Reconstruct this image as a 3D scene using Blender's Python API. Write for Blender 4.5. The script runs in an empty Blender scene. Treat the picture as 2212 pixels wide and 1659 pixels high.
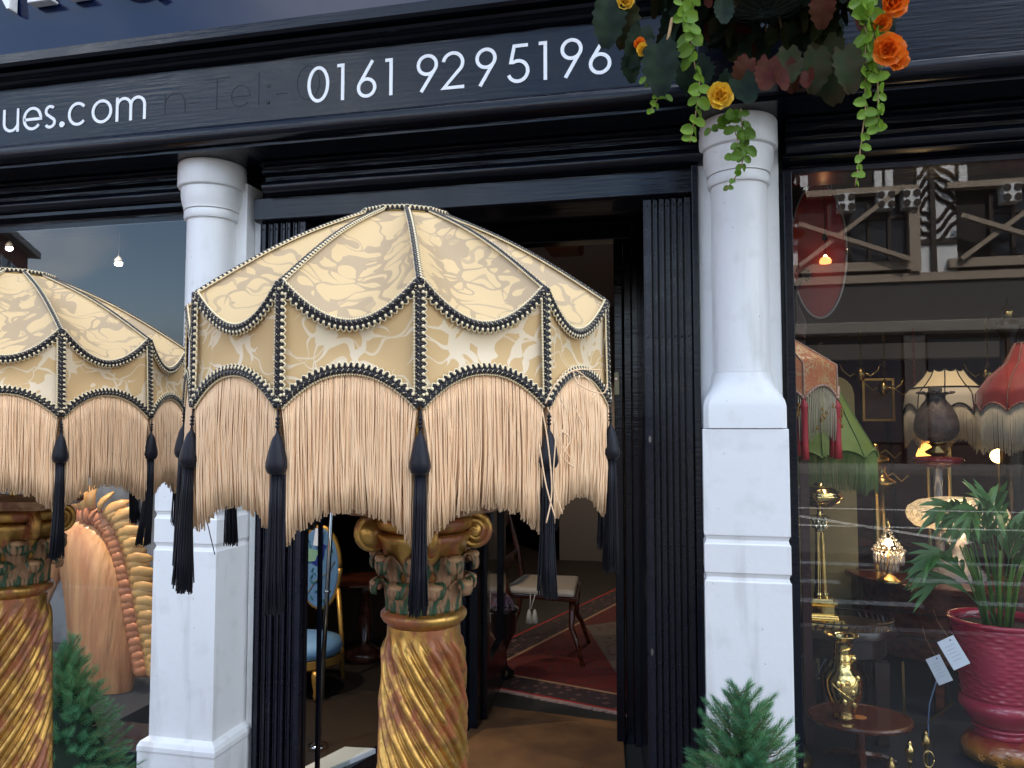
import bpy, math, random
from mathutils import Vector, Matrix
from math import sin, cos, pi, radians, sqrt, atan2
random.seed(7)
SC = bpy.context.scene
COL = SC.collection

# ------------------------------------------------------------------ camera
CF, CCX, CCY = 1681.0, 1106.0, 829.5
YAW, PITCH = radians(12.7), radians(3.27)
CAM = Vector((0, -2.4, 1.6))
FW = Vector((-sin(YAW)*cos(PITCH), cos(YAW)*cos(PITCH), sin(PITCH)))
RT = Vector((cos(YAW), sin(YAW), 0))
UP = RT.cross(FW)
cd = bpy.data.cameras.new('camera'); cam = bpy.data.objects.new('camera', cd); COL.objects.link(cam)
cd.sensor_width = 36; cd.lens = 36*CF/2212; cd.clip_start = 0.05; cd.clip_end = 2000
cam.matrix_world = Matrix((( RT.x, UP.x, -FW.x, CAM.x), (RT.y, UP.y, -FW.y, CAM.y), (RT.z, UP.z, -FW.z, CAM.z), (0, 0, 0, 1)))
SC.camera = cam

def P(u, v, Y):
    d = FW*CF + RT*(u-CCX) - UP*(v-CCY)
    return CAM + d*((Y-CAM.y)/d.y)
def PX(u, v, X):
    d = FW*CF + RT*(u-CCX) - UP*(v-CCY)
    return CAM + d*((X-CAM.x)/d.x)
def PZ(u, v, z):
    d = FW*CF + RT*(u-CCX) - UP*(v-CCY)
    return CAM + d*((z-CAM.z)/d.z)
def M(u, v, Yreal, Yw=0.17):      # point seen mirrored in the window plane Yw
    p = P(u, v, 2*Yw - Yreal); return Vector((p.x, Yreal, p.z))

# ------------------------------------------------------------------ world and sun
SUN_EL, SUN_AZ = radians(46), radians(22)      # azimuth from +Y, clockwise
w = bpy.data.worlds.new('World'); SC.world = w; w.use_nodes = True
nt = w.node_tree; nt.nodes.clear()
def N(nt, t, **k):
    n = nt.nodes.new(t)
    for a, b in k.items(): setattr(n, a, b)
    return n
sky = N(nt, 'ShaderNodeTexSky', sky_type='NISHITA', sun_disc=False)
sky.sun_elevation = SUN_EL; sky.sun_rotation = SUN_AZ; sky.air_density = 1.0; sky.dust_density = 1.5
tc = N(nt, 'ShaderNodeTexCoord'); mp = N(nt, 'ShaderNodeMapping'); mp.inputs['Scale'].default_value = (1, 1, 2.2)
mp.inputs['Location'].default_value = (1.3, 0.6, 0.2)
ns = N(nt, 'ShaderNodeTexNoise'); ns.inputs['Scale'].default_value = 2.1; ns.inputs['Detail'].default_value = 9; ns.inputs['Roughness'].default_value = 0.5; ns.inputs['Distortion'].default_value = 0.4
rp = N(nt, 'ShaderNodeValToRGB'); rp.color_ramp.elements[0].position = 0.45; rp.color_ramp.elements[1].position = 0.60
ns2 = N(nt, 'ShaderNodeTexNoise'); ns2.inputs['Scale'].default_value = 3.2; ns2.inputs['Detail'].default_value = 6
rp2 = N(nt, 'ShaderNodeValToRGB'); rp2.color_ramp.elements[0].position = 0.40; rp2.color_ramp.elements[1].position = 0.60
rp2.color_ramp.elements[0].color = (5.0, 5.9, 7.3, 1); rp2.color_ramp.elements[1].color = (13.0, 13.5, 14.2, 1)
mx = N(nt, 'ShaderNodeMixRGB'); bg = N(nt, 'ShaderNodeBackground'); bg.inputs[1].default_value = 0.15; wo = N(nt, 'ShaderNodeOutputWorld')
L = nt.links.new
L(tc.outputs['Generated'], mp.inputs[0]); L(mp.outputs[0], ns.inputs['Vector']); L(mp.outputs[0], ns2.inputs['Vector'])
L(ns.outputs[0], rp.inputs[0]); L(ns2.outputs[0], rp2.inputs[0]); L(rp.outputs[0], mx.inputs[0]); L(sky.outputs[0], mx.inputs[1]); L(rp2.outputs[0], mx.inputs[2])
sx_ = N(nt, 'ShaderNodeSeparateXYZ'); L(tc.outputs['Generated'], sx_.inputs[0])
gr = N(nt, 'ShaderNodeMapRange'); gr.inputs['From Min'].default_value = 0; gr.inputs['From Max'].default_value = .9; gr.inputs['To Min'].default_value = .36; gr.inputs['To Max'].default_value = 1.25   # overcast cloud: zenith about three times the horizon
L(sx_.outputs['Z'], gr.inputs['Value'])
sc_ = N(nt, 'ShaderNodeVectorMath', operation='SCALE'); L(rp2.outputs[0], sc_.inputs[0]); L(gr.outputs[0], sc_.inputs['Scale']); L(sc_.outputs[0], mx.inputs[2])
L(mx.outputs[0], bg.inputs[0]); L(bg.outputs[0], wo.inputs[0])
sd = bpy.data.lights.new('sun', 'SUN'); sd.energy = 4.5; sd.angle = radians(.6); sd.color = (1, .95, .88)
so = bpy.data.objects.new('sun', sd); COL.objects.link(so)
sv = Vector((sin(SUN_AZ)*cos(SUN_EL), cos(SUN_AZ)*cos(SUN_EL), sin(SUN_EL)))
so.rotation_euler = sv.to_track_quat('Z', 'Y').to_euler()
SC.view_settings.view_transform = 'Standard'; SC.view_settings.look = 'None'
SC.view_settings.exposure = 1.8; SC.view_settings.gamma = 1; SC.view_settings.use_curve_mapping = False
SC.render.engine = 'CYCLES'
SC.cycles.use_denoising = True
SC.cycles.max_bounces = 8; SC.cycles.transparent_max_bounces = 16; SC.cycles.caustics_reflective = False; SC.cycles.caustics_refractive = False

# ------------------------------------------------------------------ materials
MATS = {}
def mat(name, col, rough=.5, metal=0., col2=None, nscale=8., nstretch=(1, 1, 1), lo=.35, hi=.65, bump=0., bscale=40., bstretch=(1, 1, 1), spec=.5, coat=0., sheen=0., emit=None, estr=0., detail=5, rvar=0., trans=0., ior=1.45, alpha=1., sss=0., aniso=0.):
    if name in MATS: return MATS[name]
    m = bpy.data.materials.new(name); m.use_nodes = True; t = m.node_tree; b = t.nodes['Principled BSDF']
    b.inputs['Base Color'].default_value = (*col, 1); b.inputs['Roughness'].default_value = rough; b.inputs['Metallic'].default_value = metal
    b.inputs['Specular IOR Level'].default_value = spec; b.inputs['Coat Weight'].default_value = coat; b.inputs['Coat Roughness'].default_value = .08
    b.inputs['Sheen Weight'].default_value = sheen; b.inputs['Transmission Weight'].default_value = trans; b.inputs['IOR'].default_value = ior; b.inputs['Alpha'].default_value = alpha
    if sss: b.inputs['Subsurface Weight'].default_value = sss; b.inputs['Subsurface Scale'].default_value = .01
    if emit: b.inputs['Emission Color'].default_value = (*emit, 1); b.inputs['Emission Strength'].default_value = estr
    co = N(t, 'ShaderNodeTexCoord')
    if col2 or rvar:
        mpn = N(t, 'ShaderNodeMapping'); mpn.inputs['Scale'].default_value = nstretch
        no = N(t, 'ShaderNodeTexNoise'); no.inputs['Scale'].default_value = nscale; no.inputs['Detail'].default_value = detail
        t.links.new(co.outputs['Object'], mpn.inputs[0]); t.links.new(mpn.outputs[0], no.inputs['Vector'])
        r = N(t, 'ShaderNodeMapRange'); r.inputs['From Min'].default_value = lo; r.inputs['From Max'].default_value = hi
        t.links.new(no.outputs[0], r.inputs['Value'])
        if col2:
            mi = N(t, 'ShaderNodeMixRGB'); mi.inputs[1].default_value = (*col, 1); mi.inputs[2].default_value = (*col2, 1)
            t.links.new(r.outputs[0], mi.inputs[0]); t.links.new(mi.outputs[0], b.inputs['Base Color'])
        if rvar:
            r2 = N(t, 'ShaderNodeMapRange'); r2.inputs['To Min'].default_value = rough; r2.inputs['To Max'].default_value = rough+rvar
            t.links.new(r.outputs[0], r2.inputs['Value']); t.links.new(r2.outputs[0], b.inputs['Roughness'])
    if bump:
        mpn = N(t, 'ShaderNodeMapping'); mpn.inputs['Scale'].default_value = bstretch
        no = N(t, 'ShaderNodeTexNoise'); no.inputs['Scale'].default_value = bscale; no.inputs['Detail'].default_value = 6
        t.links.new(co.outputs['Object'], mpn.inputs[0]); t.links.new(mpn.outputs[0], no.inputs['Vector'])
        bp = N(t, 'ShaderNodeBump'); bp.inputs['Strength'].default_value = 1; bp.inputs['Distance'].default_value = bump
        t.links.new(no.outputs[0], bp.inputs['Height']); t.links.new(bp.outputs[0], b.inputs['Normal'])
    MATS[name] = m; return m

BLK = mat('black_gloss_paint', (.0045, .0055, .010), .11, spec=.36, bump=.0012, bscale=28, bstretch=(.25, 1, 3.5), rvar=.14, nscale=6, coat=0)
BLKN = mat('black_gloss_blue_sheen', (.004, .010, .040), .10, spec=.42, bump=.0004, bscale=9, bstretch=(.3, 1, 1), coat=0, rvar=.08, nscale=3, lo=.5, hi=.7)  # black gloss paint, blue sky reflection put into its base colour
BLKM = mat('black_satin_metal', (.006, .007, .014), .22, bump=.0006, bscale=160, rvar=.15, nscale=20)
BLKD = mat('black_inner_paint', (.006, .006, .008), .35)
WHT = mat('white_masonry_paint', (.80, .80, .79), .42, col2=(.70, .70, .68), nscale=14, lo=.55, hi=.8, bump=.0012, bscale=22, detail=9)
def add_dirt(m):
    t = m.node_tree; b = t.nodes['Principled BSDF']; src = b.inputs['Base Color'].links[0].from_socket
    co = N(t, 'ShaderNodeTexCoord'); no = N(t, 'ShaderNodeTexNoise'); no.inputs['Scale'].default_value = 90; no.inputs['Detail'].default_value = 4
    mpn = N(t, 'ShaderNodeMapping'); mpn.inputs['Scale'].default_value = (1, 1, .55)
    r = N(t, 'ShaderNodeMapRange'); r.inputs['From Min'].default_value = .72; r.inputs['From Max'].default_value = .80
    no3 = N(t, 'ShaderNodeTexNoise'); no3.inputs['Scale'].default_value = 5; no3.inputs['Detail'].default_value = 10
    mp3 = N(t, 'ShaderNodeMapping'); mp3.inputs['Scale'].default_value = (2.5, 2.5, .35)
    r3 = N(t, 'ShaderNodeMapRange'); r3.inputs['From Min'].default_value = .56; r3.inputs['From Max'].default_value = .78; r3.inputs['To Max'].default_value = .5
    ad = N(t, 'ShaderNodeMath', operation='MAXIMUM')
    mi = N(t, 'ShaderNodeMixRGB'); mi.inputs[2].default_value = (.30, .28, .24, 1)
    t.links.new(co.outputs['Object'], mpn.inputs[0]); t.links.new(mpn.outputs[0], no.inputs['Vector']); t.links.new(no.outputs[0], r.inputs['Value'])
    t.links.new(co.outputs['Object'], mp3.inputs[0]); t.links.new(mp3.outputs[0], no3.inputs['Vector']); t.links.new(no3.outputs[0], r3.inputs['Value'])
    t.links.new(r.outputs[0], ad.inputs[0]); t.links.new(r3.outputs[0], ad.inputs[1])
    t.links.new(ad.outputs[0], mi.inputs[0]); t.links.new(src, mi.inputs[1]); t.links.new(mi.outputs[0], b.inputs['Base Color'])
add_dirt(WHT)
LET = mat('white_vinyl', (.86, .87, .88), .35)
GHOST = mat('old_lettering_under_paint', (.004, .005, .008), .34, spec=.31)
BRASS = mat('polished_brass', (.80, .58, .22), .10, 1, bump=.0006, bscale=30)
BRASSD = mat('aged_brass', (.40, .27, .10), .28, 1, bump=.0008, bscale=60)
WOOD = mat('mahogany', (.11, .028, .012), .22, col2=(.045, .012, .007), nscale=9, nstretch=(1, 6, 6), coat=.4)
WOODD = mat('dark_walnut', (.030, .014, .009), .3, col2=(.012, .006, .005), nscale=9, nstretch=(1, 6, 6), coat=.3)
INLAY = mat('satinwood_inlay', (.45, .17, .04), .3)
CHROME = mat('chrome', (.6, .62, .65), .08, 1)

def fabric(name, base, motif, rough_m=.3, sc=9.0, extra_ramp=(.018, .06)):
    m = bpy.data.materials.new(name); m.use_nodes = True; t = m.node_tree; b = t.nodes['Principled BSDF']
    co = N(t, 'ShaderNodeTexCoord'); oi = N(t, 'ShaderNodeObjectInfo')
    off = N(t, 'ShaderNodeVectorMath', operation='MULTIPLY_ADD')
    cmb = N(t, 'ShaderNodeCombineXYZ')
    t.links.new(oi.outputs['Random'], cmb.inputs[0]); t.links.new(oi.outputs['Random'], cmb.inputs[2])
    off.inputs[1].default_value = (7.3, 0, 5.1)
    t.links.new(cmb.outputs[0], off.inputs[0]); t.links.new(co.outputs['Object'], off.inputs[2])
    nz = N(t, 'ShaderNodeTexNoise'); nz.inputs['Scale'].default_value = sc*1.3; nz.inputs['Detail'].default_value = 1.5
    t.links.new(off.outputs[0], nz.inputs['Vector'])
    wp = N(t, 'ShaderNodeVectorMath', operation='MULTIPLY_ADD'); wp.inputs[1].default_value = (.16, .16, .16)
    t.links.new(nz.outputs['Color'], wp.inputs[0]); t.links.new(off.outputs[0], wp.inputs[2])
    vo = N(t, 'ShaderNodeTexVoronoi', feature='DISTANCE_TO_EDGE'); vo.inputs['Scale'].default_value = sc*1.9
    t.links.new(wp.outputs[0], vo.inputs['Vector'])
    n2 = N(t, 'ShaderNodeTexNoise'); n2.inputs['Scale'].default_value = sc*1.5; n2.inputs['Detail'].default_value = 0
    t.links.new(off.outputs[0], n2.inputs['Vector'])
    th = N(t, 'ShaderNodeMapRange'); th.inputs['From Min'].default_value = .36; th.inputs['From Max'].default_value = .70; th.inputs['To Min'].default_value = .0; th.inputs['To Max'].default_value = .17
    t.links.new(n2.outputs[0], th.inputs['Value'])
    lt = N(t, 'ShaderNodeMath', operation='SUBTRACT'); t.links.new(th.outputs[0], lt.inputs[0]); t.links.new(vo.outputs['Distance'], lt.inputs[1])
    rr = N(t, 'ShaderNodeMapRange'); rr.inputs['From Min'].default_value = 0; rr.inputs['From Max'].default_value = .012
    t.links.new(lt.outputs[0], rr.inputs['Value'])
    # fine scroll lines
    wv = N(t, 'ShaderNodeTexWave', wave_type='RINGS'); wv.inputs['Scale'].default_value = sc*.55; wv.inputs['Distortion'].default_value = 9; wv.inputs['Detail'].default_value = 1; wv.inputs['Detail Scale'].default_value = .7
    t.links.new(wp.outputs[0], wv.inputs['Vector'])
    wr = N(t, 'ShaderNodeMapRange'); wr.inputs['From Min'].default_value = .975; wr.inputs['From Max'].default_value = .99; wr.inputs['To Max'].default_value = .75
    t.links.new(wv.outputs['Fac'], wr.inputs['Value'])
    mxn = N(t, 'ShaderNodeMath', operation='MAXIMUM'); t.links.new(rr.outputs[0], mxn.inputs[0]); t.links.new(wr.outputs[0], mxn.inputs[1])
    mi = N(t, 'ShaderNodeMixRGB'); mi.inputs[1].default_value = (*base, 1); mi.inputs[2].default_value = (*motif, 1)
    t.links.new(mxn.outputs[0], mi.inputs[0]); t.links.new(mi.outputs[0], b.inputs['Base Color'])
    r3 = N(t, 'ShaderNodeMapRange'); r3.inputs['To Min'].default_value = .62; r3.inputs['To Max'].default_value = rough_m
    t.links.new(mxn.outputs[0], r3.inputs['Value']); t.links.new(r3.outputs[0], b.inputs['Roughness'])
    s3 = N(t, 'ShaderNodeMapRange'); s3.inputs['To Min'].default_value = .15; s3.inputs['To Max'].default_value = .45
    t.links.new(mxn.outputs[0], s3.inputs['Value']); t.links.new(s3.outputs[0], b.inputs['Specular IOR Level'])
    wf = N(t, 'ShaderNodeTexNoise'); wf.inputs['Scale'].default_value = 900; wf.inputs['Detail'].default_value = 1
    t.links.new(off.outputs[0], wf.inputs['Vector'])
    bp = N(t, 'ShaderNodeBump'); bp.inputs['Distance'].default_value = .0002; bp.inputs['Strength'].default_value = .5
    t.links.new(wf.outputs[0], bp.inputs['Height']); t.links.new(bp.outputs[0], b.inputs['Normal'])
    MATS[name] = m; return m
FAB_T = fabric('cream_damask_canopy', (.66, .475, .25), (.45, .32, .18), .55, 12)  # same damask as the skirt; darker motif stands in for its sheen here
FAB_S = fabric('cream_damask_skirt', (.63, .42, .20), (.74, .59, .39), .36, 13)  # same damask; lighter motif holds the sky sheen in its colour
FRINGE = mat('pink_beige_fringe', (.95, .68, .43), .6, col2=(.90, .59, .34), nscale=260, nstretch=(1, 1, .03), lo=.3, hi=.7, spec=.2)
CREAM = mat('cream_gimp', (.88, .72, .44), .42, sheen=.2)
BSILK = mat('black_gimp', (.016, .013, .015), .5, sheen=.2, spec=.3)
TASS = mat('navy_black_silk', (.006, .006, .011), .42, sheen=.05, spec=.3, bump=.0006, bscale=500, bstretch=(1, 1, .05))

def gold_mat():
    m = bpy.data.materials.new('worn_gold_leaf'); m.use_nodes = True; t = m.node_tree; b = t.nodes['Principled BSDF']
    co = N(t, 'ShaderNodeTexCoord')
    no = N(t, 'ShaderNodeTexNoise'); no.inputs['Scale'].default_value = 14; no.inputs['Detail'].default_value = 9; no.inputs['Roughness'].default_value = .62
    mpn = N(t, 'ShaderNodeMapping'); mpn.inputs['Scale'].default_value = (1, 1, .55); no.inputs['Scale'].default_value = 26
    t.links.new(co.outputs['Object'], mpn.inputs[0]); t.links.new(mpn.outputs[0], no.inputs['Vector'])
    r = N(t, 'ShaderNodeMapRange'); r.inputs['From Min'].default_value = .485; r.inputs['From Max'].default_value = .565
    t.links.new(no.outputs[0], r.inputs['Value'])
    mi = N(t, 'ShaderNodeMixRGB'); mi.inputs[1].default_value = (.58, .33, .085, 1); mi.inputs[2].default_value = (.33, .10, .032, 1)
    t.links.new(r.outputs[0], mi.inputs[0])
    no2 = N(t, 'ShaderNodeTexNoise'); no2.inputs['Scale'].default_value = 55; no2.inputs['Detail'].default_value = 8
    t.links.new(co.outputs['Object'], no2.inputs['Vector'])
    r2 = N(t, 'ShaderNodeMapRange'); r2.inputs['From Min'].default_value = .48; r2.inputs['From Max'].default_value = .68; r2.inputs['To Max'].default_value = .62
    t.links.new(no2.outputs[0], r2.inputs['Value'])
    mi2 = N(t, 'ShaderNodeMixRGB'); mi2.inputs[2].default_value = (.16, .075, .03, 1)
    t.links.new(r2.outputs[0], mi2.inputs[0]); t.links.new(mi.outputs[0], mi2.inputs[1]); t.links.new(mi2.outputs[0], b.inputs['Base Color'])
    mt = N(t, 'ShaderNodeMapRange'); mt.inputs['To Min'].default_value = .9; mt.inputs['To Max'].default_value = .1
    t.links.new(r.outputs[0], mt.inputs['Value']); t.links.new(mt.outputs[0], b.inputs['Metallic'])
    ro = N(t, 'ShaderNodeMapRange'); ro.inputs['To Min'].default_value = .27; ro.inputs['To Max'].default_value = .50
    t.links.new(no2.outputs[0], ro.inputs['Value']); t.links.new(ro.outputs[0], b.inputs['Roughness'])
    bp = N(t, 'ShaderNodeBump'); bp.inputs['Distance'].default_value = .0016; bp.inputs['Strength'].default_value = .9
    t.links.new(no2.outputs[0], bp.inputs['Height']); t.links.new(bp.outputs[0], b.inputs['Normal'])
    MATS['worn_gold_leaf'] = m; return m
GOLD = gold_mat()
LEAFP = mat('painted_capital_leaf', (.32, .17, .085), .5, col2=(.03, .07, .03), nscale=60, nstretch=(1, 1, .3), lo=.50, hi=.57, bump=.0015, bscale=90)
LEAFR = mat('reddish_leaf_tip', (.24, .085, .045), .4, col2=(.46, .27, .13), nscale=50, lo=.4, hi=.6, bump=.0012, bscale=90)

def glass_pane():
    m = bpy.data.materials.new('window_glass'); m.use_nodes = True; t = m.node_tree; t.nodes.clear()
    fr = N(t, 'ShaderNodeFresnel'); ge = N(t, 'ShaderNodeNewGeometry'); io = N(t, 'ShaderNodeMapRange')
    io.inputs['To Min'].default_value = 1.70; io.inputs['To Max'].default_value = 1/1.70      # same reflection from either side of the thin pane
    t.links.new(ge.outputs['Backfacing'], io.inputs['Value']); t.links.new(io.outputs[0], fr.inputs['IOR'])
    tr = N(t, 'ShaderNodeBsdfTransparent'); tr.inputs[0].default_value = (.93, .95, .94, 1)
    gl = N(t, 'ShaderNodeBsdfGlossy'); gl.inputs['Roughness'].default_value = 0.0
    mi = N(t, 'ShaderNodeMixShader'); o = N(t, 'ShaderNodeOutputMaterial')
    t.links.new(fr.outputs[0], mi.inputs[0]); t.links.new(tr.outputs[0], mi.inputs[1]); t.links.new(gl.outputs[0], mi.inputs[2]); t.links.new(mi.outputs[0], o.inputs[0])
    MATS['window_glass'] = m; return m
GLASS = glass_pane()

# ------------------------------------------------------------------ mesh builder
def basis(d):
    d = Vector(d).normalized()
    a = Vector((0, 0, 1)) if abs(d.z) < .95 else Vector((1, 0, 0))
    x = a.cross(d).normalized(); return x, d.cross(x).normalized()
class MB:
    def __init__(s): s.v = []; s.f = []
    def add(s, vs, fs):
        o = len(s.v); s.v += [tuple(q) for q in vs]; s.f += [tuple(i+o for i in f) for f in fs]; return s
    def box(s, x0, x1, y0, y1, z0, z1):
        return s.add([(x0,y0,z0),(x1,y0,z0),(x1,y1,z0),(x0,y1,z0),(x0,y0,z1),(x1,y0,z1),(x1,y1,z1),(x0,y1,z1)],
                     [(0,3,2,1),(4,5,6,7),(0,1,5,4),(1,2,6,5),(2,3,7,6),(3,0,4,7)])
    def bar(s, a, b, w, h, up=(0, 0, 1)):       # rectangular bar between two points
        a = Vector(a); b = Vector(b); d = (b-a).normalized(); u = Vector(up); x = d.cross(u).normalized(); u = x.cross(d)
        vs = [q + x*sx*w/2 + u*su*h/2 for q in (a, b) for sx, su in ((-1,-1),(1,-1),(1,1),(-1,1))]
        return s.add(vs, [(0,1,2,3),(7,6,5,4),(0,4,5,1),(1,5,6,2),(2,6,7,3),(3,7,4,0)])
    def prism(s, poly, y0, y1):                  # polygon in XZ, extruded along Y
        n = len(poly); vs = [(p[0], y0, p[1]) for p in poly] + [(p[0], y1, p[1]) for p in poly]
        return s.add(vs, [tuple(range(n)), tuple(range(2*n-1, n-1, -1))] + [(i, i+n, (i+1) % n+n, (i+1) % n) for i in range(n)])
    def mould(s, prof, x0, x1):                  # profile in YZ extruded along X
        n = len(prof); vs = [(x0, p[0], p[1]) for p in prof] + [(x1, p[0], p[1]) for p in prof]
        return s.add(vs, [tuple(range(n)), tuple(range(2*n-1, n-1, -1))] + [(i, i+n, (i+1) % n+n, (i+1) % n) for i in range(n)])
    def rings(s, rs, cap=True, closed=True):
        n = len(rs[0]); vs = [q for r in rs for q in r]; fs = []
        for j in range(len(rs)-1):
            for i in range(n if closed else n-1):
                i2 = (i+1) % n; fs.append((j*n+i, j*n+i2, (j+1)*n+i2, (j+1)*n+i))
        if cap and closed: fs.append(tuple(range(n-1, -1, -1))); fs.append(tuple(range((len(rs)-1)*n, len(rs)*n)))
        return s.add(vs, fs)
    def lathe(s, prof, c=(0, 0, 0), seg=24, sx=1, sy=1, cap=True, a0=0):
        return s.rings([[(c[0]+r*cos(a0+2*pi*i/seg)*sx, c[1]+r*sin(a0+2*pi*i/seg)*sy, c[2]+z) for i in range(seg)] for r, z in prof], cap)
    def square(s, prof, c=(0, 0), ry=1):         # square sections
        return s.rings([[(c[0]+a*h, c[1]+b*h*ry, z) for a, b in ((-1,-1),(1,-1),(1,1),(-1,1))] for h, z in prof])
    def tube(s, pts, r, seg=6, cap=True, flat=1.0):
        pts = [Vector(q) for q in pts]; n = len(pts)
        if not hasattr(r, '__len__'): r = [r]*n
        rs = []; x = None
        for i in range(n):
            d = (pts[min(i+1, n-1)]-pts[max(i-1, 0)])
            if d.length < 1e-9: d = Vector((0, 0, 1))
            d.normalize()
            if x is None: x, y = basis(d)
            else:
                x = (x - d*x.dot(d)); x = x.normalized() if x.length > 1e-6 else basis(d)[0]; y = d.cross(x)
            rs.append([pts[i] + x*cos(2*pi*k/seg)*r[i] + y*sin(2*pi*k/seg)*r[i]*flat for k in range(seg)])
        return s.rings(rs, cap)
    def ball(s, c, r, seg=8, rg=5, sc=(1, 1, 1)):
        rs = []
        for j in range(1, rg):
            a = pi*j/rg; rs.append([(c[0]+r*sc[0]*sin(a)*cos(2*pi*i/seg), c[1]+r*sc[1]*sin(a)*sin(2*pi*i/seg), c[2]-r*sc[2]*cos(a)) for i in range(seg)])
        o = len(s.v); s.rings(rs, cap=False)
        b = len(s.v); s.v += [(c[0], c[1], c[2]-r*sc[2]), (c[0], c[1], c[2]+r*sc[2])]
        for i in range(seg):
            s.f.append((b, o+(i+1) % seg, o+i)); s.f.append((b+1, o+(rg-2)*seg+i, o+(rg-2)*seg+(i+1) % seg))
        return s
    def disc(s, c, r, n, th, seg=16, sx=1, sy=1):  # short cylinder with axis n
        x, y = basis(n); n = Vector(n).normalized(); c = Vector(c)
        return s.rings([[c + n*h + x*cos(2*pi*i/seg)*r*sx + y*sin(2*pi*i/seg)*r*sy for i in range(seg)] for h in (0, th)])
    def grid(s, fn, nu, nv):
        vs = [fn(i/nu, j/nv) for j in range(nv+1) for i in range(nu+1)]
        return s.add(vs, [(j*(nu+1)+i, j*(nu+1)+i+1, (j+1)*(nu+1)+i+1, (j+1)*(nu+1)+i) for j in range(nv) for i in range(nu)])
    def mesh(s, name, m, smooth):
        me = bpy.data.meshes.new(name); me.from_pydata(s.v, [], s.f); me.materials.append(m)
        if smooth: me.polygons.foreach_set('use_smooth', [True]*len(me.polygons))
        me.update(); return me
def wloc(o):
    l = Vector((0, 0, 0))
    while o: l += o.location; o = o.parent
    return l
def link(name, me, parent=None):
    o = bpy.data.objects.new(name, me); COL.objects.link(o); o.parent = parent; return o
def part(name, mb, m, parent=None, smooth=False, bevel=0., local=False, kind=None, solid=0., auto=None):
    if parent is not None and not local:
        off = wloc(parent); mb.v = [(x-off.x, y-off.y, z-off.z) for x, y, z in mb.v]
    me = mb.mesh(name, m, smooth or auto is not None); o = link(name, me, parent)
    if auto is not None: me.set_sharp_from_angle(angle=radians(auto))
    if solid: q = o.modifiers.new('solid', 'SOLIDIFY'); q.thickness = solid; q.offset = 0
    if bevel: q = o.modifiers.new('bevel', 'BEVEL'); q.width = bevel; q.segments = 2; q.limit_method = 'ANGLE'
    if kind: o['kind'] = kind
    return o
def thing(name, label, cat, loc=(0, 0, 0), rot=(0, 0, 0), group=None):
    o = bpy.data.objects.new(name, None); COL.objects.link(o); o.location = loc; o.rotation_euler = rot; o.empty_display_size = .05
    o['label'] = label; o['category'] = cat
    if group: o['group'] = group
    return o
def tag(o, label, cat, group=None):
    o['label'] = label; o['category'] = cat
    if group: o['group'] = group
    return o
def struct(name, mb, m, **k):
    o = part(name, mb, m, **k); o['kind'] = 'structure'; return o
def point(name, loc, e, col=(1, .7, .4), r=.03):
    d = bpy.data.lights.new(name, 'POINT'); d.energy = e; d.color = col; d.shadow_soft_size = r
    o = bpy.data.objects.new(name, d); COL.objects.link(o); o.location = loc; return o

# ------------------------------------------------------------------ ground, street, sky side
ROADM = mat('asphalt', (.05, .05, .052), .8, col2=(.075, .075, .075), nscale=3, bump=.004, bscale=120)
PAVM = mat('pavement_stone', (.17, .165, .155), .8, col2=(.12, .118, .11), nscale=2, bump=.003, bscale=60)
KERBM = mat('kerb_granite', (.30, .29, .28), .7)
LINEM = mat('worn_road_paint', (.62, .62, .58), .6, col2=(.22, .22, .21), nscale=7, lo=.52, hi=.7)
def gz(y): return 0 if y > -4.2 else (-4.2-y)*.075     # the street climbs towards the far side
struct('pavement', MB().box(-30, 40, -4.0, .0, -.12, 0), PAVM)
struct('kerb', MB().box(-30, 40, -4.13, -4.004, -.2, .004), KERBM)
mb = MB(); mb.add([(-60, -4.13, -.11), (70, -4.13, -.11), (70, -14.5, gz(-14.5)-.11), (-60, -14.5, gz(-14.5)-.11)], [(0, 3, 2, 1)]); struct('road', mb, ROADM)
z0 = gz(-14.5)
struct('far_pavement', MB().box(-60, 70, -17.3, -14.5, z0-.4, z0), PAVM)
mb = MB(); mb.add([(-400, 400, -.5), (400, 400, -.5), (400, -17.3, -.5), (-400, -17.3, -.5)], [(0, 1, 2, 3)])
mb.add([(-400, -17.3, z0-.01), (400, -17.3, z0-.01), (400, -400, z0-.01), (-400, -400, z0-.01)], [(0, 1, 2, 3)])
struct('ground', mb, PAVM)
def roadline(pts, wd, name='road_marking'):
    mb = MB()
    for a, b in zip(pts[:-1], pts[1:]):
        a = Vector(a); b = Vector(b); d = (b-a).normalized(); n = Vector((-d.y, d.x, 0))*wd/2
        q = [a+n, a-n, b-n, b+n]
        mb.add([(p.x, p.y, gz(p.y)-.11+.006) for p in q], [(0, 1, 2, 3)])
    o = part(name, mb, LINEM); o['kind'] = 'structure'
for y, x0, x1, wd in ((-5.2, 1.0, 2.1, .14), (-5.35, 2.6, 4.4, .14), (-5.9, .2, 1.5, .14), (-6.1, 2.2, 3.9, .16), (-6.7, 1.1, 2.0, .14), (-6.9, 2.7, 6.0, .12),
                      (-8.9, -3, 12, .10), (-10.3, -6, 14, .10)):
    roadline([(x0, y, 0), (x1, y, 0)], wd)
roadline([(1.6, -9.6, 0), (3.4, -8.0, 0)], .16)

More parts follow.
